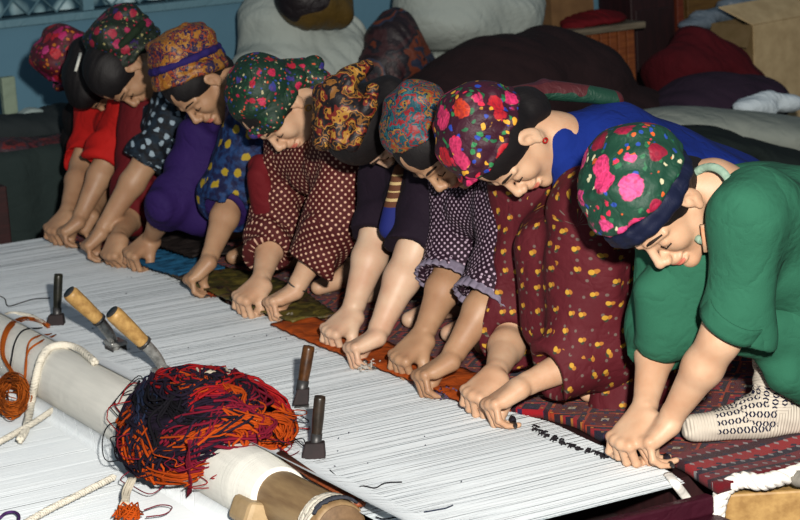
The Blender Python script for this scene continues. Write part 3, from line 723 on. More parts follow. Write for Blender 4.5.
r = person(1, 'woman at the far end in a pink and red headscarf, her face in shade', dict(
    Y=4.0, ear=(66, 92), nose=(70, 118), s=1.05, yaw=0, skin=SK3, vox=.006, E3=(.32, .665), N3=(.35, .545),
    wrN=(92, 215), knN=(84, 228), wrF=None, cfN=(110, 170), cfy=.13, fl=.27,
    dm=m_dark, km=m_dark, shx=.36, shz=.54, chest=(.46, .52)))
hat(r, fl_pink, .80, .14, (.10, .104), 3.4, c0=(-.015, 0, .035), fa=.003, ff=70, vox=.0055)
WOMEN[1] = r
white_tuft = cloth('white_tuft', 'a8a29a', '8c8680')
for i_, kn, tf, tl in ((9, 'small dark knife held by the woman in green', None, ''), (8, 'small dark knife held by the woman in the maroon flowered dress', None, ''),
        (7, 'small dark knife held by the woman with frilled cuffs', cloth('purple_tuft', '3c1638', '5a5064'), 'purple and grey yarn tuft under the hand with the frilled cuff'),
        (6, 'small dark knife held by the woman in black', white_tuft, 'white wool tuft under the hand of the woman in black'), (5, 'small dark knife held by the woman in the white-dotted maroon dress', cloth('cream_tuft', '8c8068', '4a4a50'), 'cream and grey wool tuft under the braceleted hand'),
        (4, 'small dark knife held by the woman with yellow leaves on her sleeve', cloth('rust_tuft', '5c2412', '7a3418'), 'rust yarn tuft under the hand below the leaf-print sleeve'), (3, 'small dark knife held by the woman in black and white leaf print', None, ''), (2, 'small dark knife held by the red-sleeved woman', None, '')):
    WOMEN[i_]['knife'] = kn; WOMEN[i_]['tuft'] = tl; held(WOMEN[i_], 'N', tuft=tf)

# ------------------------------------------------------------------ room shell
def atx(px, py, x):
    r = ray(px, py); return CAM + r * (x - CAM[0]) / r[0]
ZF = -.06
m_wall = (lambda m: (m.col(m.mix(m.noise(m.obj(), 3, 5, .6), '46687a', '527688')), m.bump(m.noise(m.obj(), 30, 4), .2, .004), m)[2])(M('teal_plaster', .8, .2)).m
m_floor = (lambda m: (m.col(m.mix(m.noise(m.obj(), 6, 4), '1c1214', '2c1a1a')), m.bump(m.noise(m.obj(), 80, 3), .3, .003), m)[2])(M('dark_floor', .85, .2)).m
g = Geo(); g.box((-4.2, -4.6, ZF - .05), (7.2, 5.35, ZF)); tag(g.build('floor', m_floor, smooth=False), kind='structure')
g = Geo(); g.box((-4.2, 5.3, ZF), (7.2, 5.42, .745)); g.box((-4.2, 5.3, .745), (-.35, 5.42, 2.7)); g.box((2.05, 5.3, .745), (7.2, 5.42, 2.7)); g.box((-.35, 5.3, 1.9), (2.05, 5.42, 2.7))
tag(g.build('wall_back', m_wall, smooth=False), kind='structure')
g = Geo(); g.box((7.2, -4.6, ZF), (7.3, 5.42, 2.7)); tag(g.build('wall_right', m_wall, smooth=False), kind='structure')
# window with lattice and lace curtain
wf = cloth('pale_blue_paint', '5c7a86', '50707c', .5, bump=.1)
w = empty('window_1', (.85, 5.3, .745), None, None); w['kind'] = 'structure'; wb = (.85, 5.3, .745)
g = Geo(); g.box((-.35, 5.27, .72), (2.05, 5.42, .755)); g.build('window_sill', wf, w, wb, smooth=False, bevel=.005)
for x in (-.34, .84, 2.0):
    g = Geo(); g.box((x, 5.33, .755), (x + .05, 5.38, 1.9)); g.build('window_frame', wf, w, wb, smooth=False)
g = Geo(); g.box((-.35, 5.395, .75), (2.05, 5.40, 1.9)); g.build('pane', cloth('night_glass', '0c1a26', '10202c', .15, bump=0), w, wb, smooth=False)
for i in range(20):
    for q in (-1, 1):
        x = -.32 + i * .13; a = A(x, 5.345, .76); b = A(x + q * .45, 5.345, 1.25)
        if b[0] < -.33 or b[0] > 2.0: continue
        g = Geo(); g.tube([a, b], .005, 5); g.build('lattice_bar', wf, w, wb)
n = 180; V = []; F = []
for i in range(n + 1):
    x = -.3 + 2.3 * i / n
    for j in range(10):
        V.append((x, 5.365 + .012 * math.sin(x * 46 + .5 * math.sin(x * 9)) , .765 + j * .11))
for i in range(n):
    for j in range(9): a = i * 10 + j; F.append([a, a + 10, a + 11, a + 1])
lm = M('lace', .9, .1); v = lm.obj(); q = lm.ramp(lm.vor(lm.wob(v, 8, .05), 9, .6).outputs['Distance'], [(.25, '9fb6bc'), (.45, '6c8890'), (.6, '26404e')]); lm.col(q)
link('curtain', mesh_np('curtain', np.array(V) - np.array(wb), F, [lm.m]), w)

# ------------------------------------------------------------------ background things
def lump(name, label, cat, mat, parts, vox=.010, fa=.014, ff=22, fd=(.6, .3, 1), seed=0, group=None, kind=None, floorcut=None, k=.06):
    """parts: (px, py, Y, rx, ry, rz[, tilt])"""
    v = Vol(); C0 = None
    for e in parts:
        c = aty(e[0], e[1], e[2]); C0 = c if C0 is None else C0; R = None
        if len(e) > 6: a = math.radians(e[6]); R = np.array([[math.cos(a), 0, -math.sin(a)], [0, 1, 0], [math.sin(a), 0, math.cos(a)]])
        v.ell(c, e[3:6], R, k=k)
    z0 = ZF if floorcut is None else floorcut
    v.half((0, 0, z0 + .002), (0, 0, -1), .01)
    base = A(C0[0], C0[1], z0)
    me = v.mesh(vox, disp=(lambda X, f1=folds(fa, ff, fd, seed), f2=folds(fa * .45, ff * 2.6, (1, .4, .6), seed + 50): f1(X) - np.abs(f2(X))), base=base, name=name, mats=[mat])
    o = link(name, me); o.location = Vector(base); return tag(o, label, cat, group, kind)
m_sack = cloth('grey_canvas', 'a0a8a2', '868e8a', .9, 5, bump=.5)
lump('sack', 'big pale canvas sack slumped against the wall behind the dark green scarf', 'sack', m_sack, [(292, 90, 4.85, .27, .26, .30), (285, 20, 4.9, .20, .22, .20), (335, 60, 4.8, .16, .2, .2), (262, 110, 4.8, .2, .2, .25)], seed=2)
lump('sack', 'bulging pale canvas sack behind the red flowered scarves', 'sack', m_sack, [(455, 15, 4.75, .25, .24, .17), (500, 10, 4.75, .2, .22, .17), (430, 5, 4.8, .16, .2, .17), (470, 60, 4.9, .25, .2, .2)], seed=5)
lump('basket', 'dark brown round bundle with a mustard cloth lying on the sack', 'bundle', paisley('brown_mustard', ['140e12', '140e12', '1c1214', '4c3a14'], 3, 2, freq=2), [(310, 5, 4.62, .15, .13, .12), (340, 12, 4.6, .07, .08, .07)], seed=7, floorcut=.3)
lump('textile_bundle', 'dark bundle of rust and blue patterned textile between the two sacks', 'bundle', paisley('dark_textile', ['1c1218', '30181c', '16141c', '5a2a1a', '22283a', '1a1014'], 5, 4, freq=4), [(395, 60, 4.6, .14, .14, .22), (380, 100, 4.6, .16, .16, .22), (415, 95, 4.6, .14, .14, .2)], seed=8)
lump('blanket', 'large dark brown blanket heaped beside the slatted crate', 'blanket', cloth('brown_wool', '1e1416', '2a1c1e', .95), [(500, 100, 4.2, .40, .3, .27), (560, 90, 4.25, .33, .3, .21), (545, 75, 4.3, .22, .22, .20), (600, 130, 4.2, .4, .3, .2), (450, 115, 4.2, .3, .3, .2)], seed=9, ff=9)
lump('cloth_heap', 'crumpled dark red cloth heap in front of the open carton', 'cloth', cloth('wine_cloth', '480c14', '34080e', .9), [(705, 62, 4.25, .2, .18, .10), (690, 52, 4.25, .12, .14, .10), (735, 75, 4.2, .13, .14, .06, -20), (670, 90, 4.3, .1, .14, .14)], seed=12, fa=.014, ff=24)
lump('blanket', 'folded dark violet blanket below the dark red cloth heap', 'blanket', cloth('violet_wool', '241826', '2e2230', .95), [(715, 105, 4.0, .24, .25, .14), (690, 115, 4.0, .2, .22, .12), (755, 100, 4.0, .12, .2, .12), (700, 150, 4.0, .3, .3, .14)], seed=13, ff=12)
lump('plastic_bundle', 'crumpled white printed plastic bag by the right edge', 'bag', leafy('white_print', 'b4bec4', 'a0b0ba', '7c5470', 30, .2), [(750, 106, 3.5, .07, .06, .035), (785, 104, 3.5, .08, .06, .04), (765, 102, 3.5, .05, .05, .04)], seed=15, vox=.006, fa=.008, ff=60)
lump('folded_cloth', 'long pale grey folded mat behind the green dress', 'mat', cloth('pale_mat', '8c9088', '6c746e', .9, 6), [(760, 135, 3.4, .30, .3, .09, -8), (830, 150, 3.3, .3, .3, .1, -8), (690, 128, 3.5, .26, .25, .08, -8), (760, 165, 3.4, .4, .3, .14)], seed=16, fa=.01, ff=14)
lump('dark_coat', 'dark green-black coat lying on the pale mat', 'coat', cloth('dark_coat', '12181a', '1c2422', .9), [(720, 148, 2.95, .22, .2, .05, -10), (775, 160, 2.9, .2, .2, .05, -12), (700, 138, 3.0, .12, .15, .04, -8), (740, 180, 2.95, .3, .3, .11)], seed=17, fa=.01, ff=30)
# slatted crate with boards
wd1 = wood('orange_wood', '5c2c14', '7a4420'); wd2 = wood('grey_board', '6a6050', '4a4236')
p0 = aty(575, 84, 4.75); p1 = aty(637, 84, 4.75); zt = aty(600, 30, 4.75)[2]
cr = empty('crate', (p0[0], 4.75, ZF), 'orange-brown slatted wooden crate with a grey board top', 'crate'); cb = (p0[0], 4.75, ZF)
nn = 7; dx = (p1[0] - p0[0]) / nn
for i in range(nn):
    g = Geo(); g.box((p0[0] + i * dx + .004, 4.75, ZF), (p0[0] + (i + 1) * dx - .004, 4.775, zt - .01 + .004 * (i % 2))); g.build('slat', wd1, cr, cb, smooth=False, bevel=.003)
g = Geo(); g.box((p0[0], 4.79, ZF), (p1[0], 5.15, zt - .02)); g.build('body', wd1, cr, cb, smooth=False)
g = Geo(); g.box((p0[0] - .12, 4.70, zt - .01), (p1[0] + .03, 5.2, zt + .02)); g.build('board', wd2, cr, cb, smooth=False, bevel=.004)
lump('red_cloth', 'bright dark-red folded cloth on the board of the slatted crate', 'cloth', cloth('red_fold', '5c0c14', '4a080e'), [(598, 20, 4.85, .15, .12, .035), (580, 22, 4.85, .1, .1, .03)], seed=21, floorcut=zt + .02)
c = aty(562, 22, 5.0); g = Geo(); g.obox(c + A(0, 0, .07), A(1, 0, 0), A(0, 1, 0), A(0, 0, 1), (.12, .1, .15)); g.obox(c + A(0, -.1, .2), nrm(A(1, 0, .1)), nrm(A(0, 1, -.6)), nrm(A(0, .6, 1)), (.12, .05, .003))
tag(g.build('small_carton', wood('dim_card', '6a4e30', '5a4026', (4, 4, 4), .9), base=c, smooth=False, bevel=.004), 'small brown cardboard carton standing left of the red cloth', 'carton')
g = Geo(); c = aty(558, 40, 4.55); g.obox(c, nrm(A(1, 0, -.12)), nrm(A(0, 1, .25)), nrm(A(.1, -.2, 1)), (.085, .09, .004)); g.obox(c + A(0, 0, -.012), nrm(A(1, .05, -.12)), nrm(A(0, 1, .25)), nrm(A(.1, -.2, 1)), (.08, .085, .006))
tag(g.build('paper_stack', cloth('paper', '8fa4ac', '7c929c', .7, bump=0), base=c, smooth=False), 'pale blue sheets of paper lying beside the crate', 'paper')
# cupboard, panel, carton
mcup = wood('dark_cupboard', '1c0c0e', '2a1214', (20, 20, 3))
a = aty(632, 40, 5.0); b = aty(676, 40, 5.0)
cu = empty('cupboard', (a[0], 5.0, ZF), 'tall dark maroon cupboard side behind the crate', 'cupboard'); ub = (a[0], 5.0, ZF)
g = Geo(); g.box((a[0], 5.0, ZF), (b[0], 5.28, 1.5)); g.build('carcass', mcup, cu, ub, smooth=False, bevel=.006)
for zz in (.3, .8): g = Geo(); g.box((a[0] + .02, 4.99, zz - .2), (b[0] - .02, 5.0, zz + .2)); g.build('panel', wood('dark_cupboard_b', '220e10', '180a0c', (20, 20, 3)), cu, ub, smooth=False, bevel=.006)
g = Geo(); g.box((b[0], 4.98, ZF), (b[0] + .04, 5.05, 1.5)); g.build('edge_post', wood('rust_post', '4c1c10', '5c2814'), cu, ub, smooth=False, bevel=.004)
a = aty(682, 20, 5.1); b = aty(765, 20, 5.1)
g = Geo(); g.box((a[0], 5.08, ZF), (b[0], 5.2, .56)); g.box((a[0], 5.05, .0), (a[0] + .04, 5.08, .56)); g.box((b[0] - .04, 5.05, .0), (b[0], 5.08, .56))
tag(g.build('wooden_screen', wood('brown_panel', '5a4220', '4a3418', (3, 3, 20)), base=(a[0], 5.1, ZF), smooth=False, bevel=.004), 'brown board panel with side battens behind the plastic sheet', 'panel')
lump('plastic_sheet', 'crumpled grey plastic sheet draped over the back of the open carton', 'sheet', cloth('grey_plastic', '6c7884', '4a5660', .35, 20), [(735, 8, 4.85, .14, .06, .05, 25), (708, 18, 4.85, .1, .05, .03, 20), (760, 0, 4.85, .1, .06, .04, 0), (690, 24, 4.85, .06, .05, .02, 10)], seed=23, vox=.008, fa=.012, ff=50, floorcut=.3)
cm = wood('cardboard', 'b49e78', 'a08a66', (5, 5, 5), .9); cm_shade = wood('cardboard_shaded', '6e5a3c', '625030', (5, 5, 5), .9)  # same cardboard twice; the darker copy has the shade painted into its colour
ca = aty(712, 60, 4.6); cb_ = aty(760, 66, 4.45); cc = aty(835, 40, 4.7)
ct = empty('open_carton', (cb_[0], cb_[1], ZF), 'open tan cardboard carton with a raised flap near the right edge', 'carton'); tb = (cb_[0], cb_[1], ZF)
def panel(q, name, mat, th=.006, par=None, base=(0, 0, 0)):
    q = [np.array(p, float) for p in q]; n_ = nrm(np.cross(q[1] - q[0], q[3] - q[0])) * th; g = Geo()
    g.add(q + [p + n_ for p in q], [[3, 2, 1, 0], [4, 5, 6, 7], [0, 1, 5, 4], [1, 2, 6, 5], [2, 3, 7, 6], [3, 0, 4, 7]]); return g.build(name, mat, par, base, smooth=False)
zA = aty(715, 26, 4.6)[2]; zB = zA
A0 = A(aty(713, 30, 4.7)[0], 4.7, ZF); B0 = A(aty(753, 40, 4.45)[0], 4.45, ZF); C0 = A(B0[0] + .7, 4.62, ZF); D0 = A(A0[0] + .7, 4.9, ZF)
U = A(0, 0, zA - ZF)
panel([A0, B0, B0 + U, A0 + U], 'side', cm_shade, par=ct, base=tb); panel([B0, C0, C0 + U, B0 + U], 'side', cm, par=ct, base=tb)
panel([D0, A0, A0 + U, D0 + U], 'side', cm_shade, par=ct, base=tb); panel([C0, D0, D0 + U, C0 + U], 'side', cm, par=ct, base=tb)
panel([B0 + U, C0 + U, C0 + U + A(.03, .10, .10), B0 + U + A(-.12, .10, .09)], 'flap', cm, par=ct, base=tb)
panel([B0 + U, A0 + U, A0 + U + A(-.05, -.03, -.08), B0 + U + A(-.06, -.03, -.10)], 'flap', cm_shade, par=ct, base=tb)
# bench at the left end
bn = empty('bench', (-.4, 4.3, ZF), 'low bench draped in dark grey-green cloth behind the far weavers', 'bench'); bb = (-.4, 4.3, ZF)
mg = cloth('grey_green_cloth', '26302f', '1e2828', .95)
V = []; F = []; nx = 90; prof = [(4.32, ZF), (4.30, .1), (4.295, .2), (4.30, .30), (4.33, .335), (4.45, .34), (4.7, .345), (5.0, .34), (5.0, ZF)]
for i in range(nx + 1):
    x = -1.2 + 2.2 * i / nx
    for j, (y, z) in enumerate(prof): V.append((x, y + (.012 * math.sin(x * 31 + math.sin(x * 7)) if j < 4 else 0), z))
for i in range(nx):
    for j in range(len(prof) - 1): a = i * len(prof) + j; F.append([a, a + len(prof), a + len(prof) + 1, a + 1])
me = mesh_np('drape', np.array(V) - np.array(bb), F, [mg]); link('drape', me, bn)
for x in (-1.1, .8): g = Geo(); g.box((x, 4.36, ZF), (x + .06, 4.42, .3)); g.build('leg', mcup, bn, bb, smooth=False)
lump('kilim', 'rolled dark red patterned kilim lying on the grey-green bench', 'rug', paisley('dim_kilim', ['3a1216', '4c1a1e', '2a1014', '34222a', '5a1c1c', '2a1216'], 9, 6, freq=3), [(10, 160, 4.45, .3, .1, .055), (50, 156, 4.45, .22, .11, .055), (-40, 160, 4.45, .3, .1, .05), (72, 145, 4.45, .1, .1, .05, 30)], seed=31, floorcut=.30, ff=22)
lump('cushion', 'dark grey cushion on the bench behind the kilim', 'cushion', cloth('dark_cushion', '1c2224', '262c2e'), [(25, 135, 4.72, .26, .12, .09), (60, 130, 4.75, .14, .12, .12)], seed=32, floorcut=.335)
lump('white_cloth', 'small crumpled white cloth on top of the dark cushion', 'cloth', cloth('dim_white', '98a4a0', '7c8a88'), [(36, 118, 4.75, .07, .06, .03), (24, 120, 4.75, .05, .05, .02)], seed=33, vox=.006, floorcut=.36, fa=.005, ff=60)
g = Geo(); p = aty(12, 130, 4.95); q = aty(12, 76, 4.95); g.box((p[0] - .03, 4.93, .0), (p[0] + .03, 4.97, q[2])); g.box((p[0] - .03, 4.93, .0), (p[0] + .12, 4.96, p[2] + .02)); tag(g.build('chair_post', cloth('cream_paint', '7c8a78', '6c7a6a', .6), base=p, smooth=False, bevel=.006), 'pale cream upright post standing behind the bench', 'post')
g = Geo(); g.box((-1.3, 4.1, ZF), (aty(9, 210, 4.1)[0], 4.22, aty(5, 186, 4.1)[2])); tag(g.build('wooden_box', wood('dark_red_wood', '2c0c0e', '1e080a'), base=(-.6, 4.1, ZF), smooth=False, bevel=.005), 'dark red wooden board at the left edge beyond the warps', 'board')

# ------------------------------------------------------------------ loom
ZW = .10
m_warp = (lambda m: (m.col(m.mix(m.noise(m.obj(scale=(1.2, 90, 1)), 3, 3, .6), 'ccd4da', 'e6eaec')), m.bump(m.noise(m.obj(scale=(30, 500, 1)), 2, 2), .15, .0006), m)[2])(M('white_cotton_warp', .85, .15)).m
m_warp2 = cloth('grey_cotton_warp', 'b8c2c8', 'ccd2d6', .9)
m_roll = (lambda m: (m.col(m.mix(m.noise(m.obj(scale=(40, 3, 40)), 2, 3), 'e2dfd6', 'cac8c0')), m.bump(m.noise(m.obj(scale=(2, 300, 2)), 2, 2), .6, .002), m)[2])(M('wound_warp', .85, .15)).m
lm_ = empty('loom', (-.3, 1.6, ZF), 'horizontal ground loom strung with white cotton warps', 'loom'); lb = (-.3, 1.6, ZF)
RX, RZ, RR = -.635, .062, .083
def fell(y): return .035 + .02 * math.sin(y * 5.2) + .012 * math.sin(y * 13 + 1) - (.0 if y > .3 else .0)
def strip(V, F, pts, w, h):
    """flat-roofed strand: three ridge lines"""
    b = len(V); m = len(pts)
    for p in pts:
        V.append((p[0], p[1] - w, p[2] - h)); V.append((p[0], p[1], p[2])); V.append((p[0], p[1] + w, p[2] - h))
    for i in range(m - 1):
        a = b + i * 3; F.append((a, a + 3, a + 4, a + 1)); F.append((a + 1, a + 4, a + 5, a + 2))
V = []; F = []; y = -.085; rr = random.Random(3); slot = 0
while y < 3.72:
    gap = rr.random(); xe = fell(y) + .03
    j = rr.uniform(-.0015, .0015); z = ZW + rr.uniform(-.0012, .0012)
    x0 = RX + .02
    pts = [(x0, y + j, RZ + RR + .004), (RX + .07, y + j, ZW + .018), (RX + .13, y + j * 2, ZW + .002), ((RX + xe) / 2, y, z), (xe, y + rr.uniform(-.001, .001), z)]
    strip(V, F, pts, .0024, .0007)
    y += .0043
    if gap < .007: y += rr.uniform(.0018, .0035)
me = mesh_np('warp_threads', np.array(V) - np.array(lb), np.array(F, np.int32), [m_warp]); tag(link('warp_threads', me, lm_), kind='stuff')
# lower layer of threads, seen through the gaps
V = []; F = []; y = -.08
while y < 3.70:
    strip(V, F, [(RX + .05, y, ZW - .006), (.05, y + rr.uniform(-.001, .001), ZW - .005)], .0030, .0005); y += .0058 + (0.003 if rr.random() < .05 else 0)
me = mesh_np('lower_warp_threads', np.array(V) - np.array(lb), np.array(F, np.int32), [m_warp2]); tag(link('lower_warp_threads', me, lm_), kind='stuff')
# wound roll (grooved) on the wooden log
def lathe_y(g, prof, cx, cz, n=40, wob=0):
    V = []; F = []; m = len(prof)
    for y, r in prof:
        for k in range(n): a = 2 * math.pi * k / n; q = r * (1 + wob * math.sin(3 * a + y * 4)); V.append((cx + q * math.cos(a), y, cz + q * math.sin(a)))
    for i in range(m - 1):
        for k in range(n): a = i * n + k; b = i * n + (k + 1) % n; F.append([a, a + n, b + n, b])
    F.append(list(range(n))); F.append([(m - 1) * n + k for k in range(n)][::-1]); g.add(V, F)
g = Geo(); pr = [(.50, .067), (.503, .071), (.51, .0725)] + [(.52 + i * .006, min(RR, .073 + i * .0007) + (.0006 if i % 2 else -.0004)) for i in range(560)] + [(3.9, RR - .02)]
lathe_y(g, pr, RX, RZ, 36); g.build('wound_warp_roll', m_roll, lm_, lb)
mlog = wood('old_log', '6a5238', '8a7250', (14, 2, 14), .6); mlog_end = wood('log_end_grain', '6c543c', '54402c', (18, 18, 18), .7)
LR = .064
g = Geo(); lathe_y(g, [(.215, LR * .93), (.222, LR), (.30, LR * 1.01), (.42, LR * .99), (4.0, LR)], RX + .003, RZ, 30, .02); g.build('beam', mlog, lm_, lb)
g = Geo(); lathe_y(g, [(.2125, LR * .88), (.214, LR * .90)], RX + .003, RZ, 30, .02); g.build('beam_end', mlog_end, lm_, lb)
g = Geo()   # ragged wrapping near the end
for k in range(26):
    a0 = rr.uniform(-.6, 2.4); y0 = .245 + rr.uniform(-.012, .03)
    g.tube([(RX + (LR + .005) * math.cos(a), y0 + rr.uniform(-.004, .004), RZ + (LR + .005) * math.sin(a)) for a in np.linspace(a0, a0 + rr.uniform(1.2, 2.4), 12)], rr.uniform(.002, .004), 5)
g.build('end_wrapping', cloth('dirty_cotton', 'c8c0b0', '8f8c86'), lm_, lb)
g = Geo()
for k in range(16):
    a0 = rr.uniform(.3, 1.8)
    g.tube([(RX + (LR + .008) * math.cos(a), .228 + rr.uniform(-.01, .006), RZ + (LR + .008) * math.sin(a)) for a in np.linspace(a0, a0 + rr.uniform(.5, 1.0), 8)], .0035, 5)
g.build('dark_binding', cloth('dark_binding', '22242c', '3a3c44'), lm_, lb)
g = Geo(); p = [(RX + .055, .60, RZ + RR * .72 + .012), (RX + .062, .45, RZ + .05), (RX + .06, .22, RZ + .045)]
g.tube(p, [.012, .014, .012], 8, flat=.5); g.build('wedge_stick', wood('rust_stick', '7a3c1c', '5a2a14'), lm_, lb)
g = Geo(); c = atx(250, 512, RX - .07)
g.obox(c, A(0, 1, 0), nrm(A(.4, 0, .9)), nrm(A(-.9, 0, .4)), (.06, .035, .03), .8); g.build('wedge_block', wood('pale_block', '9c8462', '86704e', (8, 8, 8)), lm_, lb, smooth=False, bevel=.012)
# threads falling from the roll and running on below, to the left
V = []; F = []; y = .42
while y < 2.6:
    y0 = y; sh = -.10 + .02 * math.sin(y * 3)
    pts = [A(RX - RR * .80, y0, RZ - RR * .55), A(RX - RR * 1.0, y0 + sh * .5, .0), A(RX - RR * 1.25, y0 + sh, -.02)]
    b = len(V)
    for p in pts: V += [(p[0], p[1] - .0022, p[2]), (p[0] - .002, p[1], p[2] + .002), (p[0], p[1] + .0022, p[2])]
    for i in range(2): a = b + i * 3; F.append((a, a + 3, a + 4, a + 1)); F.append((a + 1, a + 4, a + 5, a + 2))
    y += .0047 + (.004 if rr.random() < .05 else 0)
y = -.3
while y < 2.5:
    strip(V, F, [(RX - RR * .6, y, -.017), (RX - .6, y - .02, -.012 + rr.uniform(-.001, .001)), (-2.2, y - .10, -.01)], .0024, .002); y += .0050 + (rr.uniform(.002, .006) if rr.random() < .04 else 0)
me = mesh_np('returning_warp_threads', np.array(V) - np.array(lb), np.array(F, np.int32), [m_warp]); tag(link('returning_warp_threads', me, lm_), kind='stuff')
V = []; F = []; y = -.3
while y < 2.5:
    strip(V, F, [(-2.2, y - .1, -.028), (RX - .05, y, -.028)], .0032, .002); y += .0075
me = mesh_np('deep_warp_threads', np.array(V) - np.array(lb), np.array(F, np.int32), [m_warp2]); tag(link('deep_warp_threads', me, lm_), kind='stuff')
# side rail of painted wood, near edge
mr = cloth('maroon_paint', '2a0c16', '340f1c', .45, bump=.15)
g = Geo(); g.box((-.72, -.34, ZF), (.10, -.13, .035)); g.build('side_rail', mr, lm_, lb, smooth=False, bevel=.008)
g = Geo(); g.box((-.72, -.145, .035), (.09, -.115, .078)); g.build('side_rail_lip', mr, lm_, lb, smooth=False, bevel=.006)
g = Geo(); g.box((.085, 0.0, ZF), (1.25, 4.0, .078)); g.build('seat_plank', mcup, lm_, lb, smooth=False)

# ------------------------------------------------------------------ carpet already woven, under the weavers
cmn = M('carpet_pile', .95, .1); v = cmn.obj(); sp = cmn.n('ShaderNodeSeparateXYZ', {0: v}); X_, Y_ = sp.outputs[0], sp.outputs[1]
def tri(m, x, f, ph=0): return m.math('ABSOLUTE', m.math('SUBTRACT', m.math('FRACT', m.math('MULTIPLY_ADD', x, f, ph)), .5))
dd = cmn.math('ADD', tri(cmn, X_, 7), tri(cmn, Y_, 7)); dd = cmn.math('SNAP', dd, .07)
fld = cmn.ramp(dd, [(0, '14122a'), (.14, '8c1620'), (.3, '2a1420'), (.42, '9a3418'), (.5, '5a1018'), (.72, '4a0e16'), (.85, 'a09684'), (.92, '240f20')], 'CONSTANT')
d3 = cmn.math('ADD', tri(cmn, X_, 29), tri(cmn, Y_, 23)); fld = cmn.mix(cmn.math('GREATER_THAN', d3, .78), fld, '2c2040')
fld = cmn.mix(cmn.math('LESS_THAN', d3, .13), fld, 'a86a28')
bt = cmn.ramp(cmn.math('MULTIPLY_ADD', Y_, 2.2, .0), [(0, '541018'), (.06, '2a0c1c'), (.10, '6a1420'), (.20, '1c1226'), (.26, '8a1a20'), (.36, '34101c'), (.44, '6a1420')], 'CONSTANT')
dt = cmn.math('LESS_THAN', cmn.math('ADD', tri(cmn, X_, 38), tri(cmn, Y_, 22)), .22); bt = cmn.mix(cmn.math('MULTIPLY', dt, .8), bt, '8c8a8c')
dt2 = cmn.math('GREATER_THAN', cmn.math('ADD', tri(cmn, X_, 19, .3), tri(cmn, Y_, 22, .2)), .82); bt = cmn.mix(dt2, bt, '1a1830')
sel = cmn.math('GREATER_THAN', Y_, .24); wobc = cmn.mix(cmn.noise(v, 60, 3), '000000', '1a0808')
cmn.col(cmn.mix(.12, cmn.mix(sel, bt, fld), wobc)); cmn.bump(cmn.noise(v, 300, 3), .9, .003); cmn.b.inputs['Sheen Weight'].default_value = .05
cp = empty('carpet', (0.05, -.155, .08), 'dark red knotted carpet, woven part under the weavers', 'carpet')
V = []; F = []; nx, ny = 60, 130
for j in range(ny + 1):
    yy = -.155 + 3.9 * j / ny
    for i in range(nx + 1):
        t = i / nx; x = (fell(yy) + .05 + (.03 if yy < .6 else 0)) * (1 - t) + 1.25 * t
        if yy < .5: x += (1 - t) * .0
        z = .102 + .0035 * math.sin(x * 17 + yy * 9) * min(1, t * 6) + .002 * math.sin(yy * 31)
        V.append((x, yy, z))
for j in range(ny):
    for i in range(nx): a = j * (nx + 1) + i; F.append([a, a + 1, a + nx + 2, a + nx + 1])
me = mesh_np('pile', np.array(V) - A(.05, -.155, .08), F, [cmn.m]); o = link('pile', me, cp); s_ = o.modifiers.new('t', 'SOLIDIFY'); s_.thickness = .02
g = Geo()
for k in range(46):   # row of fresh dark knots at the fell
    yy = .10 + .012 * k * .6 + rr.uniform(0, .01); x = fell(yy) - .012 - rr.uniform(0, .02)
    p = A(x, yy + .05, ZW + .003); g.tube([p, p + A(-.008, .001, .003), p + A(-.013, rr.uniform(-.003, .003), .0)], .0022, 4)
g.build('loose_knots', cloth('black_yarn', '141216', '201c20'), cp, (0.05, -.155, .08))

def ribbon(name, label, cat, mat, pts, w, z=.108, n=60, th=.006, wav=.004, group=None):
    """strip of cloth lying along the fell: pts = (x, y), w = (w0, w1) widths in x"""
    P_ = spline([(p[0], p[1], p[2] if len(p) > 2 else z) for p in pts], n); V = []; F = []
    m = 9; Wd = np.interp(np.linspace(0, 1, n), np.linspace(0, 1, len(w)), w)
    for i, p in enumerate(P_):
        for j in range(m):
            t = j / (m - 1); V.append((p[0] + t * Wd[i], p[1] + .01 * math.sin(t * 5 + i * .2), p[2] + wav * math.sin(i * .7 + t * 6) * math.sin(t * 3.1) + wav * .5 * math.sin(i * 1.9)))
    for i in range(n - 1):
        for j in range(m - 1): a = i * m + j; F.append([a, a + 1, a + m + 1, a + m])
    c = P_[n // 2]; me = mesh_np(name, np.array(V) - c, F, [mat]); o = link(name, me); o.location = Vector(c)
    s_ = o.modifiers.new('t', 'SOLIDIFY'); s_.thickness = th; return tag(o, label, cat, group)
ribbon('cover_cloth', 'rust-orange cloth strip laid over the finished edge under the middle hands', 'cloth', cloth('rust_cloth', '9c4412', '8a380e', .8),
       [(-.01, .70), (.0, .95), (-.005, 1.25), (-.01, 1.55), (.0, 1.85)], [.10, .16, .16, .15, .13], z=.118)
ribbon('cover_cloth', 'mustard patterned cloth strip under the hands of the maroon dotted dress', 'cloth', paisley('mustard', ['4a4218', '544a1c', '3c3616', '4a3a1a', '30221a'], 9, 3, freq=3),
       [(.05, 1.80), (.035, 2.1), (.04, 2.4), (.05, 2.75)], [.14, .22, .24, .16], z=.122)
ribbon('cover_cloth', 'small bright blue cloth beside the mustard strip', 'cloth', cloth('blue_cloth', '16405e', '1c5070', .8), [(.05, 2.62), (.03, 2.85), (.05, 3.05)], [.16, .22, .18], z=.128, wav=.006)
ribbon('cover_cloth', 'orange and black flowered cloth behind the blue cloth', 'cloth', leafy('orange_leaves', '14100f', '24140f', '9c3c12', 40, .32), [(.16, 2.75, .15), (.14, 3.0, .16), (.14, 3.3, .15)], [.16, .2, .2], z=.15, wav=.01)

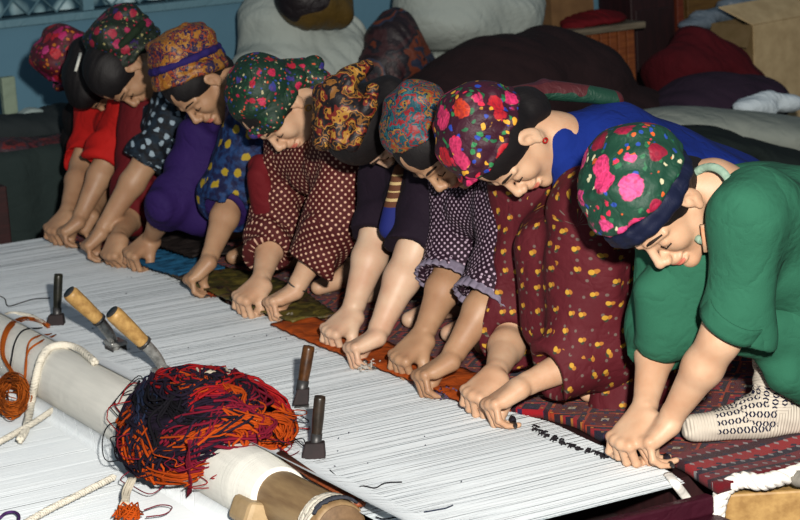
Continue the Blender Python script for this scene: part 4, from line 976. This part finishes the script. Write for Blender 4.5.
# ------------------------------------------------------------------ combs standing in the warps
def comb(kind, label, Yb, pts):
    base = aty(*pts['base'], Yb); base[2] = ZW; f = lambda p, dz=0: aty(p[0], p[1], Yb)
    r_ = empty('weaving_comb', base, label, 'weaving comb', 'weaving combs standing in the warps')
    if kind == 'bent':
        g = Geo(); t, m_ = f(pts['top']), f(pts['join']); P_ = spline([t, t * .55 + m_ * .45, m_], 14); g.tube(P_, np.interp(np.linspace(0, 1, 14), [0, .08, .5, 1], [.020, .0235, .0225, .019]), 14); g.build('handle', wood('pale_handle', 'b08c54', '8c6a3c', (20, 20, 20), .45), r_, base)
        g = Geo(); g.tube([t + (t - m_) * .012, t], .0195, 14); g.build('handle_end', DSTEEL, r_, base)
        e = [f(q) for q in pts['neck']]; P_ = spline([m_] + e, 20); g = Geo(); g.tube(P_, np.interp(np.linspace(0, 1, 20), [0, .25, .7, 1], [.021, .021, .0175, .0155]), 12, flat=.75); g.build('neck', STEEL, r_, base)
        g = Geo(); g.tube([m_ + (t - m_) * .04, m_, m_ - (t - m_) * .03], .0215, 14); g.build('ferrule', DSTEEL, r_, base)
        g = Geo(); c = e[-1].copy(); c[2] = ZW + .022; g.obox(c, A(1, 0, 0), A(0, 1, 0), A(0, 0, 1), (.024, .034, .006)); g.build('head', STEEL, r_, base, smooth=False, bevel=.003)
        g = Geo()
        for i in range(13):
            for q in (-.019, .019): g.tube([c + A(q, -.030 + i * .005, 0), c + A(q * 1.1, -.030 + i * .005, -.026)], .0013, 4)
        tag(g.build('teeth', DSTEEL, r_, base), kind='stuff')
        for q in e[:2]:
            g = Geo(); g.tube([q + A(-.008, -.013, .003), q + A(-.012, -.0175, .005)], .003, 8); g.build('rivet', STEEL, r_, base)
    else:
        hm = wood('dark_handle_' + kind, pts['c1'], pts['c2'], (20, 20, 20), .35)
        g = Geo(); t, m_ = f(pts['top']), f(pts['join']); w = pts['w']; P_ = spline([t, (t + m_) / 2, m_], 16)
        g.tube(P_, np.interp(np.linspace(0, 1, 16), [0, .05, .5, 1], [w * .92, w, w, w * .82]), 14); g.build('handle', hm, r_, base)
        dn = nrm(m_ - t); g = Geo(); g.tube([m_ - dn * .02, m_, m_ + dn * .008], w * .98, 14); g.build('ferrule', DSTEEL, r_, base)
        g = Geo(); b = f(pts['foot']); ax = nrm(np.cross(dn, A(0, 0, 1)) if abs(dn[2]) < .95 else A(.4, .9, 0)); ax = nrm(A(.87, -.49, 0)); ay = nrm(np.cross(dn, ax)); hw = pts['hw']
        L = np.linalg.norm(b - m_); c = (b + m_) / 2; g.obox(c, ax, ay, dn, (hw * .75, .017, L / 2), 1.35); g.build('head', wood('dark_head_' + kind, '140a0c', '1e1012', (15, 15, 15), .75), r_, base, smooth=False, bevel=.003)
        g = Geo()
        for i in range(14): q = b + ax * hw * (-.85 + 1.7 * i / 13); g.tube([q, q + dn * .022 + ax * .001], .0016, 4)
        tag(g.build('teeth', DSTEEL, r_, base), kind='stuff')
    return r_
comb('straight', 'short dark-handled weaving comb with a block head, farthest left of the combs', 2.36, dict(base=(55, 332), top=(58.5, 274), join=(57, 314), foot=(55, 326), w=.0135, hw=.028, c1='1e1e14', c2='12120e'))
comb('bent', 'pale wooden-handled comb with bent steel neck, the one nearer the dark block-headed comb', 1.93, dict(base=(116, 352), top=(69, 292), join=(99, 320), neck=[(108, 332), (113, 341), (116, 349)]))
comb('bent', 'pale wooden-handled comb with bent steel neck standing right behind the yarn heap', 1.53, dict(base=(166, 382), top=(112, 312), join=(144, 343), neck=[(155, 355), (162, 367), (165, 380)]))
comb('brown', 'brown weaving comb with polished handle leaning behind the yarn heap', 1.02, dict(base=(302, 412), top=(309, 346), join=(302, 388), foot=(302, 404), w=.0155, hw=.02, c1='4c2e14', c2='2c180a'))
comb('dark', 'dark weaving comb with flared bristly head right of the beam', .62, dict(base=(311, 468), top=(320, 396), join=(316, 442), foot=(312, 462), w=.0138, hw=.03, c1='1c1610', c2='2a2018'))

# ------------------------------------------------------------------ yarn
YC = [yarn_mat('yarn_navy', '140f1c', '1e1624'), yarn_mat('yarn_red', '8c1618', '761016'), yarn_mat('yarn_orange', 'a0400c', '8a300a'), yarn_mat('yarn_crimson', '5c0e20', '6c1426'), yarn_mat('yarn_black', '0c0b10', '141218'), yarn_mat('yarn_cream', 'b8b09c', '9c9484'), yarn_mat('yarn_blue', '141c30', '1c2438')]
cen = A(-.60, .98, .135); yh = empty('yarn_heap', (-.60, .98, .135), 'tangled heap of red, orange and navy yarn draped over the warp roll', 'yarn'); yb = cen
RY = A(.155, .265, .10)
v_ = Vol(); v_.ell(cen, RY * .86, k=.02); v_.ell(cen + A(-.10, .06, -.05), (.055, .13, .07), k=.05); v_.ell(cen + A(-.09, -.06, -.035), (.045, .10, .06), k=.05)
def heapsurf(u, w, lift):   # u azimuth, w elevation
    d = A(math.cos(w) * math.cos(u), math.cos(w) * math.sin(u), math.sin(w)); p = cen + d * RY * lift
    if d[0] < -.1: p[0] -= .02 * max(0, -d[0]); p[2] -= .09 * max(0, -d[0] - .2)
    if d[0] > .2: p[0] += .02 * (d[0] - .2)
    return p
link('core', v_.mesh(.008, disp=folds(.008, 60, (1, 1, 1), 3), base=cen, name='core', mats=[YC[0]]), yh)
rs = random.Random(11); order = [2, 0, 1, 0, 2, 4, 1, 3, 0, 6, 2, 0, 1, 4, 2, 3, 0, 1, 0, 2, 4, 0, 1, 6, 0, 2, 3, 0, 5, 1, 0, 4, 2, 0, 1, 2]
for si, ci in enumerate(order):
    g = Geo(); u = rs.uniform(0, 6.28) if si > 8 else [2.6, 4.4, 3.9, 5.2, 1.2, 3.3, 4.7, 3.6, .3][si]; w = rs.uniform(.05, 1.2); hd_ = rs.uniform(0, 6.28); path = []
    for i in range(9):
        path.append((u, w)); hd_ += rs.uniform(-.9, .9); u += .30 * math.cos(hd_) / max(.35, math.cos(w)); w = min(1.35, max(-.35, w + .22 * math.sin(hd_)))
    ns = 3 if ci == 5 else rs.randint(13, 22)
    for k in range(ns):
        du, dw, dl = rs.gauss(0, .085), rs.gauss(0, .075), rs.uniform(.98, 1.16); ph = rs.uniform(0, 6)
        P_ = spline([heapsurf(a + du + .08 * math.sin(i * 1.7 + ph), b + dw + .07 * math.cos(i * 2.1 + ph), dl + .05 * math.sin(i * 2 + ph)) for i, (a, b) in enumerate(path)], 30)
        g.tube(P_, rs.uniform(.0022, .0042), 4, cap=False)
    g.build('yarn_skein', YC[ci], yh, yb)
for k in range(26):   # loose loops and hanging ends
    g = Geo(); u = rs.uniform(1.5, 5.8); w = rs.uniform(-.2, .5); ci = rs.choice([0, 3, 3, 2, 4, 1]); pts = [heapsurf(u, w, 1.05)]
    for i in range(3): pts.append(heapsurf(u + rs.uniform(-.2, .2) + i * .15, w - .1 - .1 * i, 1.25 + rs.uniform(0, .14)))
    pts.append(heapsurf(u + .5, w - .3, 1.05)); g.tube(spline(pts, 22), .0015, 4); g.build('loose_end', YC[ci], yh, yb)
g = Geo()
for k in range(5):
    p = [atx(188 + k, 440, RX - .13), atx(190 - k, 462, RX - .12), atx(189 + k * .6, 480, RX - .11), atx(187 + k, 497 - k, RX - .10)]; g.tube(spline(p, 14), .0018, 4)
g.build('hanging_strand', YC[3], yh, yb)
# rust skein on the roll at the left
ys = empty('rust_yarn_skein', atx(15, 380, RX - .1), 'rust-orange yarn skein looped over the left end of the roll', 'yarn'); sb = atx(15, 380, RX - .1)
def onroll(px, py, off=.004):
    """first hit of the view ray with the roll (real cylinder), else the lower sheet"""
    r = ray(px, py); ox, oz = CAM[0] - RX, CAM[2] - RZ; R2 = RR + off; a = r[0] ** 2 + r[2] ** 2; b = ox * r[0] + oz * r[2]; c = ox * ox + oz * oz - R2 * R2; D = b * b - a * c
    if D > 0: return CAM + r * ((-b - math.sqrt(D)) / a)
    p = atz(px, py, ZW + off) 
    return p if p[0] > RX else atz(px, py, -.008 + off)
mrust = yarn_mat('yarn_rust', '9a4c18', '84400f')
g = Geo()
for k in range(12):
    o_ = rs.uniform(-2, 2); q = rs.uniform(-2, 2)
    g.tube(spline([onroll(a + o_, b + q, .006 + k * .0006) for a, b in [(48, 326), (38, 320), (24, 319), (10, 326), (3, 342), (3, 358), (10, 370), (16, 382), (18, 396)]], 26), .0019, 4)
g.build('loop', mrust, ys, sb)
g = Geo()
for k in range(52):
    c_ = (12 + rs.uniform(-4, 4), 396 + rs.uniform(-7, 7)); ra, rb_ = rs.uniform(8, 17), rs.uniform(10, 22); n0 = rs.uniform(0, 6)
    g.tube(spline([onroll(c_[0] + ra * math.cos(t + n0), c_[1] + rb_ * math.sin(t + n0) * .9, .006 + rs.uniform(0, .018)) for t in np.linspace(0, 5.6, 9)], 26), .0019, 4)
g.build('hank', mrust, ys, sb)
g = Geo(); g.tube(spline([onroll(a, b, .006) for a, b in [(52, 334), (36, 337), (28, 345), (26, 368), (24, 398)]], 24), .003, 5); g.tube(spline([onroll(a, b, .006) for a, b in [(56, 335), (40, 342), (28, 352), (25, 372), (25, 400)]], 24), .003, 5); g.build('rust_strand', mrust, ys, sb)
g = Geo(); g.tube(spline([onroll(a, b, .008) for a, b in [(42, 328), (24, 330), (15, 342), (11, 362), (10, 376)]], 24), .0025, 5); g.build('dark_strand', YC[4], ys, sb)
# ropes
mrope = cloth('white_rope', 'd6d0c2', 'b8b2a4', .9)
def mkrope(label, pts, r, turns, n=150):
    g = Geo(); rope(g, pts, r, turns, n); o = g.build('rope', mrope, None, pts[len(pts) // 2]); return tag(o, label, 'rope')
mkrope('white braided rope looping over the roll beside the rust skein', [onroll(a, b, .010) for a, b in [(95, 362), (78, 349), (62, 345), (48, 349), (40, 362), (35, 382), (31, 405), (26, 428), (20, 440)]], .0105, 22)
mkrope('short white rope end crossing to the upper left corner of the roll', [onroll(a, b, .008) for a, b in [(-6, 322), (10, 314), (30, 316), (44, 324)]], .007, 12, 60)
mkrope('white rope running from the left edge to the fold of the lower warps', [atz(a, b, .006) for a, b in [(-8, 446), (14, 434), (38, 420), (60, 405)]], .0085, 16, 80)
mkrope('white rope at the bottom left running towards the yarn heap', [atz(a, b, .006) for a, b in [(20, 526), (50, 509), (80, 494), (114, 477)]], .0085, 16, 80)
# orange ball and purple snippet at the bottom edge
yo = empty('orange_yarn_tuft', atz(127, 516, .0), 'small orange yarn tuft tied with pale thread at the bottom edge', 'yarn'); tb_ = atz(127, 516, .0)
g = Geo()
for k in range(46): a = rs.uniform(0, 6.28); rr_ = rs.uniform(.005, .035); c = atz(128, 517, .008); g.tube([c + A(math.cos(a) * rr_, math.sin(a) * rr_, 0), c + A(math.cos(a + 1) * rr_ * .8, math.sin(a + 1) * rr_ * .8, rs.uniform(.01, .03)), c + A(math.cos(a + 2.4) * rr_, math.sin(a + 2.2) * rr_, .005)], .0022, 4)
g.build('tuft', yarn_mat('yarn_orange_b', 'a8440e', '90380a'), yo, tb_)
g = Geo()
for k in range(10): g.tube(spline([atz(124 + rs.uniform(-4, 4), 505, .02), atz(126 + rs.uniform(-4, 4), 492, .03), atz(132 + rs.uniform(-4, 4), 478, .05)], 10), .003, 4)
g.build('tie', cloth('pale_thread', 'c8bfae', 'a8a090'), yo, tb_)
g = Geo(); g.tube(spline([atz(a, b, .004) for a, b in [(144, 510), (160, 505), (172, 507), (165, 514), (146, 517)]], 20), .0016, 4); g.build('thread_loop', YC[3], yo, tb_)
g = Geo(); g.tube(spline([atz(a, b, .002) for a, b in [(0, 518), (6, 513), (14, 512), (19, 516), (18, 522)]], 20), .004, 5); tag(g.build('yarn_snippet', yarn_mat('yarn_violet', '3c2450', '4a2c60'), None, atz(8, 516, .002)), 'violet yarn snippet on the lower warps at the bottom left corner', 'yarn')
for lab, pts_, m_ in (('dark thread snippet with a red tie lying on the warps right of the beam end', [(330, 470), (345, 485), (352, 492), (362, 486), (375, 488), (385, 483), (402, 482)], YC[4]),
                      ('small dark thread snippet near the bottom edge of the warps', [(376, 517), (384, 519), (396, 517)], YC[4]), ('dark thread snippet at the bottom centre of the warps', [(424, 512), (436, 510), (446, 508), (453, 505)], YC[6]),
                      ('black thread snippet at the left edge of the warps', [(0, 296), (5, 299), (8, 306), (20, 303), (34, 299), (50, 298)], YC[4])):
    g = Geo(); g.tube(spline([atz(a, b, ZW + .004) for a, b in pts_], 24), .0017, 4); tag(g.build('thread_snippet', m_, None, atz(*pts_[2], ZW + .002)), lab, 'thread')
g = Geo()
for k in range(70):
    a = (rs.uniform(60, 640), rs.uniform(260, 500)); p = atz(a[0], a[1], ZW + .003)
    if p[0] < RX + .14 or p[0] > .0 or p[1] < -.05 or p[1] > 3.6: continue
    t = rs.uniform(0, 3.14); l = rs.uniform(.001, .004); g.tube([p, p + A(math.cos(t) * l, math.sin(t) * l, .001)], .0014, 4)
tag(g.build('lint', YC[6], None, (-.3, 1.5, ZW)), 'scattered dark specks of wool lint on the white warps', 'lint', kind='stuff')
# braid, tape, wood offcuts at the near right
mw = cloth('white_wool', 'dcd8d2', 'c4c0ba', .95)
g = Geo(); rope(g, [atz(a, b, z) for a, b, z in [(716, 528, .0), (718, 505, .05), (726, 488, .085), (742, 480, .10), (762, 482, .10), (780, 478, .105), (806, 470, .11)]], .017, 5, 120); tag(g.build('wool_braid', mw, None, atz(742, 482, .08)), 'thick white wool braid arching over the wood offcuts', 'braid')
g = Geo(); P_ = spline([atz(a, b, z) for a, b, z in [(668, 474, .105), (676, 484, .10), (688, 500, .05), (705, 525, .0)]], 24)
g.tube(P_, .011, 8, flat=.45); tag(g.build('white_tape', mw, None, P_[8]), 'white selvedge tape hanging from the near corner of the warps', 'tape')
wo = wood('pine', '9a7a48', '7c5c30', (14, 4, 14)); 
c = atz(768, 505, .02); g = Geo(); g.obox(c, nrm(A(.8, -.45, .0)), nrm(A(.45, .8, 0)), A(0, 0, 1), (.10, .045, .045)); tag(g.build('wood_block', wo, None, c, smooth=False, bevel=.006), 'squared pine offcut under the white braid', 'wood')
c = atz(735, 510, -.01); g = Geo(); g.obox(c, nrm(A(.9, -.3, .0)), nrm(A(.3, .9, 0)), A(0, 0, 1), (.05, .03, .03)); tag(g.build('wood_block', wood('pale_pine', 'b89a68', 'a08250', (6, 6, 6)), None, c, smooth=False, bevel=.006), 'smaller pale offcut at the bottom edge', 'wood')
c = atz(800, 478, .10); v_ = Vol(); v_.ell(c, (.028, .028, .02)); o = link('pebble_weight', v_.mesh(.005, disp=folds(.003, 60), base=c, name='pebble', mats=[cloth('grey_stone', '7c7870', '5c5852')])); o.location = Vector(c); tag(o, 'round grey stone resting in the white braid at the right edge', 'stone')
c = A(.42, -.33, .0); g = Geo(); g.box((.11, -.62, ZF), (1.3, -.165, -.03)); tag(g.build('floor_mat', cloth('dark_mat', '1c0a10', '261018'), None, (.42, -.33, ZF), smooth=False), 'dark maroon floor mat at the near end of the carpet', 'mat')
v_ = Vol(); c = aty(797, 402, .12); v_.ell(c, (.04, .04, .04)); v_.ell(c + A(.03, 0, -.02), (.04, .04, .04)); o = link('yarn_ball', v_.mesh(.006, disp=folds(.002, 150), base=c, name='ball', mats=[yarn_mat('yarn_magenta', '5c1030', '781a42')])); o.location = Vector(c); tag(o, 'dusky pink yarn ball behind the sock heel', 'yarn')
